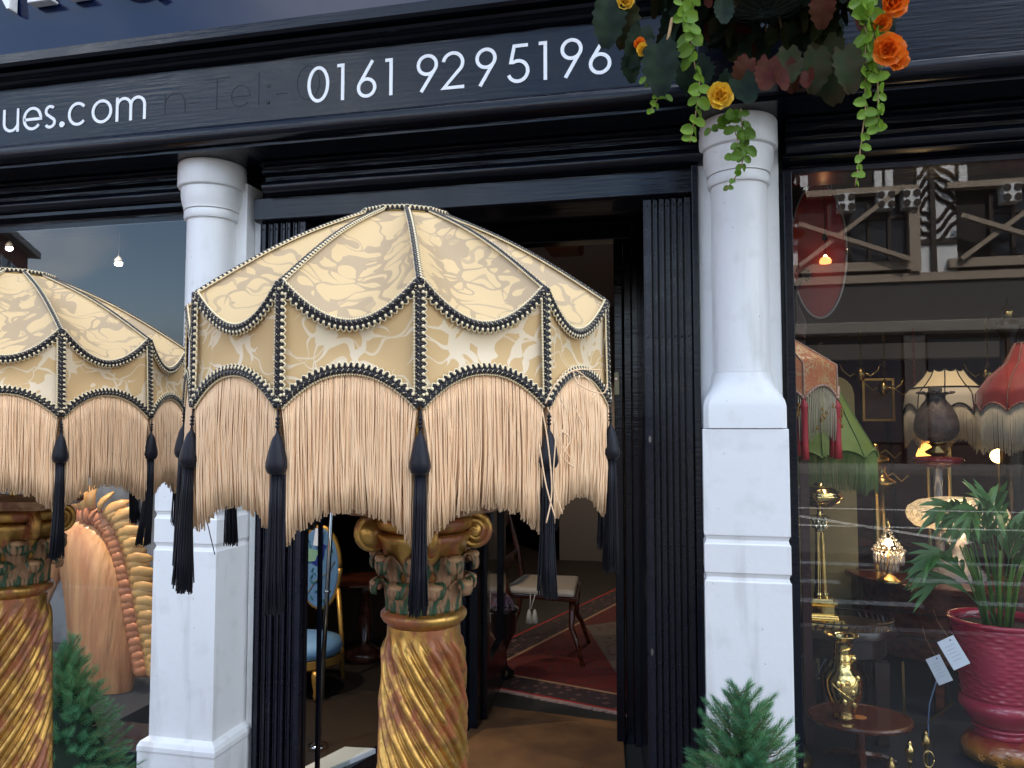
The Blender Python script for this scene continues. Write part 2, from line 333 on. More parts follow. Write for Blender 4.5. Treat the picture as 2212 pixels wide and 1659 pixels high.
# --- half timbered building across the street (seen mirrored in the right window)
YO = -17.3
TB = mat('tudor_timber', (.035, .024, .018), .6); TC = mat('cream_timber_paint', (.36, .29, .22), .55); TW = mat('white_render_panel', (.80, .82, .84), .7)
TS = mat('grey_shop_fascia', (.065, .062, .06), .5); TG = mat('far_window_glass', (.03, .035, .045), .08); TR = mat('clay_roof_tile', (.10, .05, .035), .8, col2=(.07, .04, .03), nscale=30)
TBK = mat('red_brick', (.24, .085, .055), .8, col2=(.16, .06, .045), nscale=14)
tud = thing('half_timbered_building', 'half timbered building with cream beams and wavy black timbers across the street', 'building', (5, YO, z0))
part('wall', MB().box(.6, 13.2, YO, YO-8, z0, 9.2), mat('tudor_brown_wall', (.016, .013, .011), .7), tud)
part('roof', MB().mould([(YO+.9, 9.25), (YO-4, 11.5), (YO-8.9, 9.25)], .3, 13.5), TR, tud)
def ms(u, v, y=YO): q = M(u, v, y); return (q.x, q.z)
def rect(name, u0, u1, v0, v1, m, d0, d1, par=tud, y=YO):   # a box on the far facade from mirrored pixel corners
    (xa, za), (xb, zb) = ms(u0, v0), ms(u1, v1)
    return part(name, MB().box(min(xa, xb), max(xa, xb), y+d0, y+d1, min(za, zb), max(za, zb)), m, par)
zb_, zc_ = ms(1990, 610)[1], ms(1990, 592)[1]
part('sill_beam', MB().box(.6, 13.2, YO, YO+.22, zb_, zc_), TC, tud)
part('shop_fascia', MB().box(.6, 13.2, YO, YO+.15, ms(1990, 694)[1], zb_-.004), TS, tud)
part('cornice', MB().mould([(YO, ms(1990, 722)[1]), (YO+.3, ms(1990, 718)[1]), (YO+.42, ms(1990, 698)[1]), (YO, ms(1990, 692)[1])], .6, 13.2), mat('pale_cornice', (.55, .50, .44), .6), tud)
for xx in (.9, 5.0, 9.1):
    part('shop_pier', MB().box(xx, xx+.45, YO, YO+.2, z0, ms(1990, 724)[1]), TS, tud)
    wdw = part('shop_window', MB().box(xx+.55, xx+4.1, YO, YO+.06, z0+.5, ms(1990, 735)[1]), TG, tud)
    part('mullion', MB().box(xx+2.2, xx+2.3, YO+.062, YO+.12, z0+.5, ms(1990, 735)[1]), TB, wdw)
def bay(x0):
    dx = x0 - ms(1982, 500)[0]
    def X(u): return ms(u, 500)[0]+dx
    def Z(v): return ms(1990, v)[1]
    # white panel with wavy timbers
    pn = part('render_panel', MB().box(X(1982), X(2063), YO, YO+.10, Z(594), Z(350)), TW, tud)
    part('post', MB().box(X(2006), X(2017), YO+.104, YO+.2, Z(594), Z(350)), TB, tud)
    part('rail', MB().box(X(1982), X(2063), YO+.102, YO+.16, Z(531), Z(520)), TB, tud)
    for (ua, ub, sgn) in ((1982, 2006, 1), (2017, 2063, -1)):
        for k in range(7):
            v = 375 + k*22
            pts = []
            up = 1 if k > 3 else -1
            for i in range(9):
                s = i/8; pts.append(Vector((X(ua+(ub-ua)*s), YO+.13, Z(min(526, max(352, v + sgn*up*(s-.5)*(ub-ua)*.9 + 4*sin(s*2*pi)))))))
            part('wavy_timber', MB().tube(pts, .045, 4), TB, tud)
    # window box with cream surround and crossed braces
    wl, wr = X(1790), X(1962)
    fr = part('window', MB().box(wl, wr, YO, YO+.05, Z(560), Z(430)), TG, tud)
    for i in range(5):
        xx = wl+(wr-wl)*i/4; part('frame', MB().box(xx-.04, xx+.04, YO+.052, YO+.12, Z(560), Z(430)), TB, fr)
    part('frame', MB().box(wl, wr, YO+.054, YO+.118, Z(472), Z(466)), TB, fr)
    part('surround', MB().box(X(1957), X(1980), YO, YO+.3, Z(590), Z(405)), TC, tud)
    part('surround', MB().box(X(1700), X(1957), YO, YO+.3, Z(585), Z(566)), TC, tud)
    part('surround', MB().box(X(1700), X(1957), YO, YO+.3, Z(418), Z(405)), TC, tud)
    part('brace', MB().bar((X(1720), YO+.36, Z(570)), (X(1945), YO+.36, Z(410)), .1, .16, (0, 1, 0)), TC, tud)
    part('brace', MB().bar((X(1720), YO+.44, Z(480)), (X(1955), YO+.44, Z(568)), .1, .16, (0, 1, 0)), TC, tud)
    for uu in (1806, 1890, 1944):
        q = part('quatrefoil_panel', MB().box(X(uu), X(uu+34), YO+.0, YO+.42, Z(455), Z(418)), TW, tud)
        for a in range(4):
            cx_, cz_ = X(uu+17)+cos(pi/4+a*pi/2)*.16, Z(436.5)+sin(pi/4+a*pi/2)*.16
            part('cut_out', MB().disc((cx_, YO+.422, cz_), .085, (0, 1, 0), .02, 10), TB, q)
    for uu in (1730, 1890, 1914):
        part('render_panel', MB().box(X(uu), X(uu+16), YO, YO+.09, Z(400), Z(365)), TW, tud)
    for uu in (1812, 1850, 1890, 1930):
        part('render_panel', MB().box(X(uu), X(uu+22), YO, YO+.06, Z(600), Z(588)), mat('blue_grey_panel', (.22, .26, .30), .6), tud)
d_ = ms(1982+291, 500)[0]-ms(1982, 500)[0]
for k in (-1, 0, 1): 
    bx = ms(1982, 500)[0]+k*3.55
    bay(bx)
# --- neighbouring houses to the left: a gabled brick house and low roofs
hs = thing('brick_house', 'red brick house with slate eaves at the far left across the street', 'building', (-17, -14, 0))
C0 = M(60, 560, -14); ez = M(76, 552, -14).z; dv = Vector((-sin(radians(32)), -cos(radians(32)), 0)); nv = Vector((-cos(radians(32)), sin(radians(32)), 0))
c2_ = Vector((C0.x, -14, 0)); ovh = abs(M(76, 552, -14).x-C0.x)
def quadbox(mb, o, l0, l1, w0, w1, za, zb):
    q = [o+dv*a+nv*b for a, b in ((l0, w0), (l1, w0), (l1, w1), (l0, w1))]
    return mb.add([(p.x, p.y, z) for z in (za, zb) for p in q], [(0, 1, 2, 3)[::-1], (4, 5, 6, 7), (0, 1, 5, 4), (1, 2, 6, 5), (2, 3, 7, 6), (3, 0, 4, 7)])
part('wall', quadbox(MB(), c2_, -7.5, 0, 0, 6, 0, ez), TBK, hs)
part('eaves', quadbox(MB(), c2_, -8, .35, -ovh, 6.5, ez, ez+.16), mat('eaves_board', (.30, .28, .26), .6), hs)
rq = [c2_+dv*a+nv*b for a, b in ((-8, -ovh), (.35, -ovh), (.35, 6.5), (-8, 6.5), (-8, 3.2), (.35, 3.2))]
part('roof', MB().add([(rq[k].x, rq[k].y, ez+.162+(1.3 if k > 3 else 0)) for k in range(6)], [(0, 1, 5, 4), (2, 3, 4, 5), (1, 2, 5), (3, 0, 4), (0, 3, 2, 1)]), mat('slate_roof', (.10, .10, .11), .6), hs)
wn = part('window', quadbox(MB(), c2_, -2.6, -.9, -.03, .0, ez-2.4, ez-.5), TG, hs)
for a_ in (-2.6, -1.78, -.96): part('frame', quadbox(MB(), c2_, a_, a_+.07, -.07, -.031, ez-2.4, ez-.5), TW, wn)
for i, (xa, xb, h, yy, lb) in enumerate(((-36, -24, 5.5, -34, 'low brown roofed building far across the street, left'), (-23, -12, 4.6, -30, 'low brick terrace with brown roof, middle of the far row'), (-11.5, -2.5, 5.0, -27, 'brick terrace with tiled roof beside the half timbered building'))):
    q = thing('terrace_house', lb, 'building', ((xa+xb)/2, yy, z0), group='low houses across the street')
    part('wall', MB().box(xa, xb, yy-8, yy, z0-.3, h-1.6), TBK, q)
    part('roof', MB().mould([(yy+.4, h-1.7), (yy-4, h), (yy-8.4, h-1.7)], xa-.2, xb+.2), TR, q)

# ------------------------------------------------------------------ interior shell
WALLI = mat('dark_red_wallpaper', (.085, .020, .016), .7, col2=(.06, .016, .014), nscale=4)
WALLC = mat('shadowy_cream_wall', (.16, .14, .13), .8); FLOORI = mat('dark_floorboards', (.014, .009, .007), .5, col2=(.008, .006, .005), nscale=4, nstretch=(1, 8, 1))
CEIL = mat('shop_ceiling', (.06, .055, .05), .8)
struct('interior_floor', MB().box(-6, 6, .0, 9, .0, .15), FLOORI)
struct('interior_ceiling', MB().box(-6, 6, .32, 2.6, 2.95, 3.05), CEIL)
struct('interior_ceiling', MB().box(-6, 6, 2.603, 9, 2.95, 3.05), mat('rear_ceiling_lit', (.55, .50, .46), .8))  # same ceiling, coloured paler so it looks lit beyond the door
struct('back_wall', MB().box(-7, 7, 8.9, 9.1, -.1, 3.055), mat('back_wall_paint', (.12, .05, .04), .8))
struct('side_wall', MB().box(-6.1, -6.0, .3, 9, 0, 3.05), WALLI)
struct('side_wall', MB().box(6.0, 6.1, .3, 9, 0, 3.05), WALLI)
struct('partition_wall', MB().box(-1.4, .95, 6.2, 6.3, .15, 2.95), WALLC)
struct('partition_wall', MB().box(.30, 6, 3.1, 3.2, .15, 2.95), WALLI)
struct('partition_wall', MB().box(-6, -2.35, 1.7, 1.8, .15, 2.95), mat('display_back_wall', (.035, .035, .035), .8))

# ------------------------------------------------------------------ shopfront joinery
sf = thing('shopfront', 'black painted shopfront with phone number on its fascia', 'shopfront', (-.7, .1, 0))
XL, XR = -5.0, 3.2
# upper fascia
part('upper_fascia', MB().mould([(-.095, 2.962), (-.16, 3.9), (.3, 3.9), (.3, 2.962)], XL, XR), BLKN, sf)
part('fascia_ledge', MB().mould([(-.095, 2.960), (-.118, 2.958), (-.132, 2.948), (-.134, 2.915), (-.124, 2.906), (-.05, 2.902), (.3, 2.902), (.3, 2.960)], XL, XR), BLK, sf)
part('bead_moulding', MB().mould([(-.05, 2.900), (-.10, 2.898), (-.108, 2.892), (-.10, 2.884), (-.078, 2.880), (-.082, 2.873), (-.072, 2.866), (-.058, 2.862), (.3, 2.862), (.3, 2.900)], XL, XR), BLK, sf)
fb = part('lower_fascia', MB().mould([(-.05, 2.860), (-.05, 2.647), (.25, 2.647), (.25, 2.860)], XL, XR), BLK, sf)
pr = [(-.058, 2.645), (-.066, 2.638), (-.060, 2.634), (-.084, 2.630)] + [(-.084-.012*sin(a), 2.606+.024*cos(a)) for a in [i*pi/8 for i in range(9)]] + [(-.075, 2.578), (-.06, 2.574), (.25, 2.574), (.25, 2.645)]
part('nosing', MB().mould(pr, XL, XR), BLK, sf, auto=40)
part('soffit_board', MB().mould([(-.05, 2.572), (-.05, 2.562), (.25, 2.562), (.25, 2.572)], XL, XR), BLK, sf)
# cornice between columns
for x0, x1 in ((XL, -1.73), (-1.49, .07), (.31, XR)):
    prf = [(.10, 2.560), (.085, 2.556), (.085, 2.547), (.105, 2.543), (.105, 2.536), (.098, 2.532), (.098, 2.520), (.125, 2.512), (.125, 2.498)] + [(.125-.028*sin(a), 2.473+.024*cos(a)) for a in [i*pi/8 for i in range(9)]] + [(.14, 2.447), (.25, 2.447), (.25, 2.560)]
    part('cornice', MB().mould(prf, x0, x1), BLK, sf, auto=40)
part('door_head_beam', MB().mould([(.15, 2.445), (.15, 2.366), (.165, 2.360), (.30, 2.360), (.30, 2.445)], -1.55, .065), BLK, sf, bevel=.002)
part('window_head', MB().mould([(.13, 2.445), (.13, 2.432), (.18, 2.425), (.18, 2.39), (.30, 2.39), (.30, 2.445)], XL, -1.70), BLK, sf)
part('window_head', MB().mould([(.11, 2.445), (.11, 2.442), (.16, 2.43), (.15, 2.425), (.16, 2.42), (.16, 2.405), (.30, 2.405), (.30, 2.445)], .30, XR), BLK, sf)
# window side frames, sills, stall risers
part('window_sill', MB().box(XL, -1.70, .06, .30, .40, .46), BLK, sf, bevel=.004)
part('window_sill', MB().box(.305, XR, .06, .30, .40, .46), BLK, sf, bevel=.004)
part('stall_riser', MB().box(XL, -1.70, .12, .28, .0, .398), BLK, sf)
part('stall_riser', MB().box(.305, XR, .12, .28, .0, .398), BLK, sf)
part('window_side_frame', MB().box(.303, .328, .13, .26, .462, 2.405), BLK, sf, bevel=.002)
part('window_side_frame', MB().box(-1.77, -1.742, .16, .28, .462, 2.39), BLK, sf, bevel=.002)
for x0, x1, zt, nm in ((XL, -1.775, 2.39, 'l'), (.33, XR, 2.405, 'r')):
    mb = MB(); mb.add([(x0, .17, .462), (x1, .17, .462), (x1, .17, zt), (x0, .17, zt)], [(0, 1, 2, 3)])
    part('window_pane', mb, GLASS, sf)
part('mullion_filler', MB().box(.292, .3025, .17, .33, .0, 2.44), BLK, sf)
part('party_pier', MB().box(-6.5, XL, -.16, .3, 0, 4.2), WHT, sf)
part('party_pier', MB().box(XR, 4.5, -.16, .3, 0, 4.2), WHT, sf)
struct('upper_wall', MB().box(-9, 9, .0, 9, 3.9, 8.2), TBK)
struct('upper_sun_block', MB().box(-9, 9, .331, 9.2, 3.06, 3.899), CEIL)  # unseen mass added to close the gap where sun came in
struct('fascia_sun_block', MB().box(-6.4, 4.4, .2505, .33, 2.447, 3.899), BLKD)  # unseen box added behind the fascia to stop sun leaking through the seams

# letters -----------------------------------------------------------
def arc(cx, cz, rx, rz, a0, a1, n=18): return [(cx+rx*cos(radians(a0+(a1-a0)*i/n)), cz+rz*sin(radians(a0+(a1-a0)*i/n))) for i in range(n+1)]
def ribbon(strokes, wd, y0_, y1_, closed=()):
    mb = MB()
    for si, pts in enumerate(strokes):
        y0 = y0_-.0002*si; y1 = y1_-.0002*si; n = len(pts); c = si in closed; Lf = []; Rg = []
        for i in range(n):
            if c: a = pts[(i-1) % n]; b = pts[(i+1) % n]
            else: a = pts[max(i-1, 0)]; b = pts[min(i+1, n-1)]
            p = pts[i]
            d1 = Vector((p[0]-a[0], p[1]-a[1])); d2 = Vector((b[0]-p[0], b[1]-p[1]))
            if d1.length < 1e-9: d1 = d2
            if d2.length < 1e-9: d2 = d1
            d1 = d1.normalized(); d2 = d2.normalized(); d = (d1+d2).normalized(); nn = Vector((-d.y, d.x)); k = min(2.2, 1/max(.3, nn.dot(Vector((-d1.y, d1.x)))))
            Lf.append((p[0]+nn.x*wd/2*k, p[1]+nn.y*wd/2*k)); Rg.append((p[0]-nn.x*wd/2*k, p[1]-nn.y*wd/2*k))
        m_ = n if c else n-1
        vs = [(q[0], y, q[1]) for y in (y0, y1) for s_ in (Lf, Rg) for q in s_]
        A = lambda s_, k, y: y*2*n + s_*n + k % n
        fs = []
        for i in range(m_):
            j = (i+1) % n
            fs += [(A(0,i,0), A(1,i,0), A(1,j,0), A(0,j,0)), (A(0,i,1), A(0,j,1), A(1,j,1), A(1,i,1)), (A(0,i,0), A(0,j,0), A(0,j,1), A(0,i,1)), (A(1,i,0), A(1,i,1), A(1,j,1), A(1,j,0))]
        if not c: fs += [(A(0,0,0), A(0,0,1), A(1,0,1), A(1,0,0)), (A(0,n-1,0), A(1,n-1,0), A(1,n-1,1), A(0,n-1,1))]
        mb.add(vs, fs)
    return mb
# glyphs in a box 0..1 (width) by 0..1 (cap height); drawn as centre lines
def glyph(ch, W, H, t):
    h = t/2; r = (W-t)/2; cx = W/2
    if ch == '0': return [arc(cx, H/2, r, H/2-h, 0, 360, 36)[:-1]], (0,)
    if ch == '1': return [[(W-h, 0), (W-h, H-h), (0, H-h)]], ()
    if ch == '6': return [arc(cx, r+h, r, r, 0, 360, 30)[:-1], [(cx-r*.86, r*1.5+h), (W*.80, H)]], (0,)
    if ch == '9': return [arc(cx, H-r-h, r, r, 0, 360, 30)[:-1], [(cx+r*.86, H-r*1.5-h), (W*.22, 0)]], (0,)
    if ch == '2': return [arc(cx, H-r-h, r, r, 170, -38, 20)+[(h*1.3, h), (W, h)]], ()
    if ch == '5': return [[(W*.93, H-h), (W*.34, H-h), (W*.20, H*.54)]+arc(cx, r+h, r, r*1.04, 118, -160, 24)], ()
    if ch == 'u': return [[(h, H)]+arc(cx, r+h, r, r, 180, 360, 16)+[(W-h, H)], [(W-h, H), (W-h, 0)]], ()
    if ch == 'e': return [[(h, H*.47), (W-h, H*.47)]+arc(cx, H/2, r, H/2-h, 0, 322, 28)], ()
    if ch == 's': return [arc(cx, H*.74, r*.92, H*.26-h, 40, 250, 14)+arc(cx, H*.26, r, H*.26-h, 70, -150, 14)], ()
    if ch == 'c': return [arc(cx, H/2, r, H/2-h, 42, 318, 28)], ()
    if ch == 'o': return [arc(cx, H/2, r, H/2-h, 0, 360, 32)[:-1]], (0,)
    if ch == 'm':
        q = (W-t)/4
        return [[(h, 0), (h, H)], [(h, H-q*1.2)]+arc(h+q, H-q-h, q, q, 180, 0, 12)+[(h+2*q, 0)], arc(h+3*q, H-q-h, q, q, 180, 0, 12)+[(h+4*q, 0)]], ()
    if ch == 'n': return [[(h, 0), (h, H)], arc(cx, H-r-h, r, r, 180, 0, 12)+[(W-h, 0)]], ()
    if ch == 'T': return [[(0, H-h), (W, H-h)], [(cx, H-h), (cx, 0)]], ()
    if ch == 'l': return [[(cx, 0), (cx, H)]], ()
    if ch == '-': return [[(0, H*.4), (W, H*.4)]], ()
def put(ch, x, z, W, H, t, y0=-.0526, y1=-.0503, m=LET, nm='letter', par=fb):
    if ch == '.':
        return part(nm, MB().disc((x+W/2, y1, z+W/2), W/2, (0, -1, 0), .0025, 20), m, par)
    st, cl = glyph(ch, W, H, t)
    st = [[(x+a, z+b) for a, b in s_] for s_ in st]
    return part(nm, ribbon(st, t, y0, y1, cl), m, par)
def U(u, v=180): return P(u, v, -.051)
for ch, a, b in (('0',664,711),('1',728,743.5),('6',771,813),('1',832,848),('9',900,946),('2',954,1003),('9',1027,1073),('5',1094,1144),('1',1164,1182),('9',1211,1259),('6',1272,1321)):
    vb = 218-(a-664)*(56/608.)
    x0 = U(a, vb).x; x1 = U(b, vb).x
    zb = {'0': 2.694}.get(ch, 2.694)
    zb = U(a, vb).z if False else 2.692
    put(ch, x0, zb, x1-x0, .125, .0112)
for ch, a, b in (('u',7,42),('e',50,91),('s',96,121),('.',129,140),('c',147,189),('o',198,242),('m',250,315)):
    x0 = U(a, 260).x; x1 = U(b, 260).x
    put(ch, x0, 2.695, x1-x0, .088, .0108)
for ch, a, b, H in (('n',355,400,.075),('-',410,430,.08),('T',440,495,.11),('e',498,540,.078),('l',556,560,.115),('.',575,582,.06),('-',595,620,.08),('0',640,690,.12)):
    x0 = U(a, 230).x; x1 = U(b, 230).x
    put(ch, x0, 2.705, x1-x0, H, .0035, -.0507, -.0502, GHOST, 'old_letter')
q_ = U(575, 230).x; part('old_letter', MB().disc((q_+.008, -.0502, 2.705+.062), .007, (0, -1, 0), .0006, 14), GHOST, fb)
# raised letters of the name sign: only their feet hang into view
ufl = [u for u in sf.children if u.name.startswith('upper_fascia')][0]
LS = mat('white_raised_letter', (.82, .82, .80), .4)
def up(u, v, y=-.13): return P(u, v, y)
def rl(poly): return part('raised_letter', MB().prism(poly, -.150, -.112), LS, ufl, bevel=.003)
z_ = up(0, 14).z
def ux(u): return up(u, 8).x
zb = up(95, 5, -.15).z+.008
rl([(ux(-60), zb+.25), (ux(-60), zb+.26), (ux(-44), zb+.26), (ux(16), zb+.05), (ux(16), zb+.26), (ux(30), zb+.26), (ux(30), zb-.012), (ux(24), zb-.012), (ux(-38), zb+.20), (ux(-38), zb), (ux(-52), zb), (ux(-52), zb+.25)])
rl([(ux(68), zb), (ux(118), zb), (ux(118), zb+.01), (ux(101), zb+.016), (ux(101), zb+.24), (ux(122), zb+.24), (ux(122), zb+.26), (ux(62), zb+.26), (ux(62), zb+.24), (ux(85), zb+.24), (ux(85), zb+.016), (ux(68), zb+.01)])
rl([(ux(150), zb), (ux(190), zb), (ux(190), zb+.01), (ux(178), zb+.016), (ux(178), zb+.26), (ux(162), zb+.26), (ux(162), zb+.016), (ux(150), zb+.01)])
cx_, rr_ = (ux(225)+ux(345))/2, abs(ux(345)-ux(225))/2
part('raised_letter', ribbon([arc(cx_, zb+rr_*1.0+.0, rr_, rr_*1.0, 0, 360, 36)[:-1]], .022, -.150, -.112, (0,)), LS, ufl)
part('raised_letter', MB().prism([(ux(295), zb+.03), (ux(330), zb-.03), (ux(345), zb-.02), (ux(310), zb+.04)], -.149, -.113), LS, ufl)

# ------------------------------------------------------------------ white columns
def column(xc, label, base_mould):
    yc = .115
    t = thing('white_column', label, 'column', (xc, yc, 0), group='white columns either side of the shop door')
    # capital
    part('capital_band', MB().lathe([(.109, 2.470), (.117, 2.474), (.120, 2.480), (.120, 2.554), (.117, 2.561)], (xc, yc, 0), 48), WHT, t, auto=35)
    pb = [(.098, 2.392), (.098, 2.398)] + [(.098+.010*sin(a*pi/2), 2.398+.052*a) for a in (.25, .5, .75, 1)] + [(.108, 2.469)]
    part('capital_bell', MB().lathe(pb, (xc, yc, 0), 48), WHT, t, auto=35)
    part('neck_ring', MB().lathe([(.085, 2.356), (.093, 2.358), (.096, 2.364), (.096, 2.384), (.092, 2.391)], (xc, yc, 0), 48), WHT, t, auto=35)
    part('shaft', MB().lathe([(.0865, 1.772), (.0865, 1.9), (.086, 2.1), (.085, 2.357)], (xc, yc, 0), 48), WHT, t, smooth=False, auto=35)
    # base: circle to square loft
    rs = []
    def sup(h, z, e):
        out = []
        for i in range(48):
            a = 2*pi*(i+.5)/48; c_, s_ = cos(a), sin(a)
            k = (abs(c_)**e + abs(s_)**e)**(-1/e); out.append((xc+h*c_*k, yc+h*s_*k, z))
        return out
    for h, z, e in ((.119, 1.601, 24), (.119, 1.665, 24), (.1165, 1.682, 14), (.110, 1.70, 8), (.101, 1.72, 4), (.0945, 1.74, 2.6), (.0915, 1.76, 2.1), (.0905, 1.771, 2)): rs.append(sup(h, z, e))
    part('base', MB().rings(rs), WHT, t, auto=30)
    # pedestal with two V grooves
    if base_mould:
        prof = [(.148, .0), (.148, .498), (.150, .505), (.149, .519), (.142, .533), (.132, .539), (.1225, .545)]
    else: prof = [(.1225, .0), (.1225, .702)]
    g = .028 if base_mould else 0
    prof += [(.1225, 1.150+g), (.1200, 1.152+g), (.1165, 1.163+g), (.1200, 1.174+g), (.1225, 1.176+g), (.1225, 1.259+g), (.1200, 1.261+g), (.1165, 1.272+g), (.1200, 1.283+g), (.1225, 1.285+g), (.1225, 1.596), (.1215, 1.599)]
    part('pedestal', MB().square(prof, (xc, yc+.0075)), WHT, t, bevel=.002)
    # pilaster behind
    part('pilaster', MB().box(xc-.1245, xc+.1245, yc+.03, yc+.215, 1.602, 2.505), WHT, t, bevel=.003)
    part('pilaster_base', MB().box(xc-.13, xc+.13, yc+.133, yc+.215, .0, 1.598), WHT, t, bevel=.003)
    return t
c1 = column(-1.700, 'white column left of the shop door with a moulded pedestal foot', True)
c2 = column(.166, 'white column right of the shop door, under the hanging basket', False)
part('side_board', MB().box(-1.5745, -1.548, .20, .33, .0, 2.445), WHT, c1, bevel=.002)
# black corbel box over the right column
cb = thing('corbel_block', 'black corbel block above the right hand white column', 'corbel', (.18, 0, 2.565))
part('block', MB().square([(.120, 2.5755), (.150, 2.640), (.150, 2.72), (.145, 2.725)], (.19, -.03)), BLK, cb, bevel=.002)

# ------------------------------------------------------------------ folding gates
def gate(x0, x1, wide_first, label, rz, lock=()):
    t = thing('folding_gate', label, 'gate', ((x0+x1)/2, .19, 0), group='folded security gates in the doorway')
    n = 7; xs = []; 
    wds = [.026] + [.0145]*5 + [.020]
    gaps = (x1-x0-sum(wds))/(n-1)
    x = x0 if wide_first else x1
    for i, wd in enumerate(wds):
        a, b = (x, x+wd) if wide_first else (x-wd, x)
        y0 = .175+.006*(i % 2)
        o = part('upright_bar', MB().box(a, b, y0, y0+.025, .03, 2.357), BLKM, t, bevel=.0015)
        o2 = part('channel_lip', MB().box(a+.001, a+.0035, y0-.004, y0-.0005, .03, 2.357), BLKM, o)
        for z in rz: part('rivet', MB().lathe([(.0042, 0), (.0036, .0015), (.001, .0025)], (0, 0, 0), 8), BLKM, o, local=True).matrix_local = Matrix.Translation(Vector(((a+b)/2, y0-.0003, z))-wloc(o)) @ Matrix.Rotation(pi/2, 4, 'X')
        if i == 0:
            for z in lock:
                lk = part('lock_plate', MB().disc(((a+b)/2+.002, y0, z), .007, (0, -1, 0), .003, 14, .62, 1.6), mat('worn_steel', (.30, .29, .27), .3, 1), o)
        x += (wd+gaps) if wide_first else -(wd+gaps)
    part('backing', MB().box(x0, x1, .215, .235, .03, 2.357), BLKD, t)
    return t
gate(-1.535, -1.355, False, 'folded black security gate left of the doorway', (2.335, 1.02, .69))
gate(-.135, .018, True, 'folded black security gate right of the doorway, with two oval locks', (2.335, 1.90, 1.225, .85), (1.565, .885))
dj = thing('door_jambs', 'black timber jambs and lobby lining around the recessed doorway', 'door frame', (-.6, .3, 0))
part('jamb', MB().box(.022, .041, .12, .33, 0, 2.445), BLK, dj, bevel=.002)
part('jamb', MB().box(-.108, .041, .331, .36, .0, 2.36), BLKD, dj)
part('lining_panel', MB().add([(-.11, .34, 0), (-.11, .34, 2.7), (-.215, 1.30, 2.7), (-.215, 1.30, 0)], [(0, 1, 2, 3)]), BLK, dj, solid=.03)
# lobby ceiling
for k in range(6):
    part('ceiling_board', MB().box(-1.75, .0, .34+k*.16, .34+k*.16+.152, 2.60, 2.62), BLKD, dj, bevel=.003)
part('lobby_bulkhead', MB().box(-1.75, .1, .301, .338, 2.36, 2.95), BLKD, dj)
vg = thing('ceiling_grille', 'small rectangular grille in the black lobby ceiling', 'grille', (-.25, .7, 2.59))
gcx, gcy = P(1345, 430, .62).x, .62
part('frame', MB().box(gcx-.075, gcx+.075, gcy-.06, gcy+.06, 2.585, 2.598), BLKD, vg, bevel=.002)
for k in range(5): part('slat', MB().box(gcx-.06, gcx+.06, gcy-.045+k*.02, gcy-.037+k*.02, 2.58, 2.5848), mat('dusty_grille', (.10, .10, .085), .6), vg)
# door frame in the back of the lobby
YD = 1.30
part('door_post', MB().box(-.335, -.295, YD-.02, YD+.08, .15, 2.50), BLK, dj, bevel=.004)
part('door_post', MB().box(-.291, -.255, YD+.0, YD+.08, .15, 2.50), BLK, dj, bevel=.004)
part('door_post', MB().box(-.251, -.20, YD-.03, YD+.08, .15, 2.595), BLK, dj, bevel=.004)
part('door_post', MB().box(-1.06, -1.0, YD-.02, YD+.08, .15, 2.50), BLK, dj, bevel=.004)
part('door_head', MB().box(-1.06, -.255, YD-.02, YD+.08, 2.502, 2.595), BLK, dj, bevel=.004)
part('door_head', MB().box(-1.7, -.20, YD+.0, YD+.06, 2.596, 2.95), BLKD, dj)
kp = P(1333, 828, YD-.02)
lk = part('lock_keep', MB().box(kp.x-.012, kp.x+.013, YD-.034, YD-.021, kp.z-.055, kp.z+.052), mat('cream_enamel', (.50, .42, .24), .4), dj, bevel=.004)
part('screw', MB().disc((kp.x-.003, YD-.0345, kp.z+.02), .006, (0, -1, 0), .002, 12), CHROME, lk)
# open door leaf
dl = thing('shop_door', 'open black glazed shop door folded back inside the lobby', 'door', (-1.0, YD+.08, .16))
a = Vector((-1.0, YD+.09)); b = Vector((-1.17, YD+.86))
b = Vector((-1.06+.0, 2.05))
def wall_line(mb, a, b, z0, z1, th=.04):
    d = (b-a).normalized(); n = Vector((-d.y, d.x))*th/2
    q = [a+n, a-n, b-n, b+n]
    return mb.add([(p.x, p.y, z) for z in (z0, z1) for p in q], [(0,1,2,3)[::-1], (4,5,6,7), (0,1,5,4), (1,2,6,5), (2,3,7,6), (3,0,4,7)])
def lerp(a, b, s): return a+(b-a)*s
part('stile', wall_line(MB(), a, lerp(a, b, .13), .17, 2.48), BLK, dl, bevel=.003)
part('stile', wall_line(MB(), lerp(a, b, .87), b, .17, 2.48), BLK, dl, bevel=.003)
part('bottom_rail', wall_line(MB(), lerp(a, b, .131), lerp(a, b, .869), .17, .42), BLK, dl, bevel=.003)
part('top_rail', wall_line(MB(), lerp(a, b, .131), lerp(a, b, .869), 2.36, 2.48), BLK, dl, bevel=.003)
part('glass', wall_line(MB(), lerp(a, b, .131), lerp(a, b, .869), .42, 2.36, .001), GLASS, dl)
# splayed side window of the lobby
sw = thing('lobby_side_window', 'splayed glazed side of the recessed lobby, left of the door', 'window', (-1.2, .8, .15))
a, b = Vector((-1.345, .30)), Vector((-1.06, YD))
part('bottom_rail', wall_line(MB(), a, b, .0, .30, .05), BLK, sw, bevel=.003)
part('top_rail', wall_line(MB(), a, b, 2.42, 2.60, .05), BLK, sw, bevel=.003)
part('corner_post', wall_line(MB(), a, lerp(a, b, .012), .301, 2.419, .014), BLK, sw)
part('corner_post', wall_line(MB(), lerp(a, b, .95), b, .301, 2.419, .05), BLK, sw, bevel=.003)
part('glass', wall_line(MB(), lerp(a, b, .014), lerp(a, b, .949), .301, 2.419, .001), GLASS, sw)

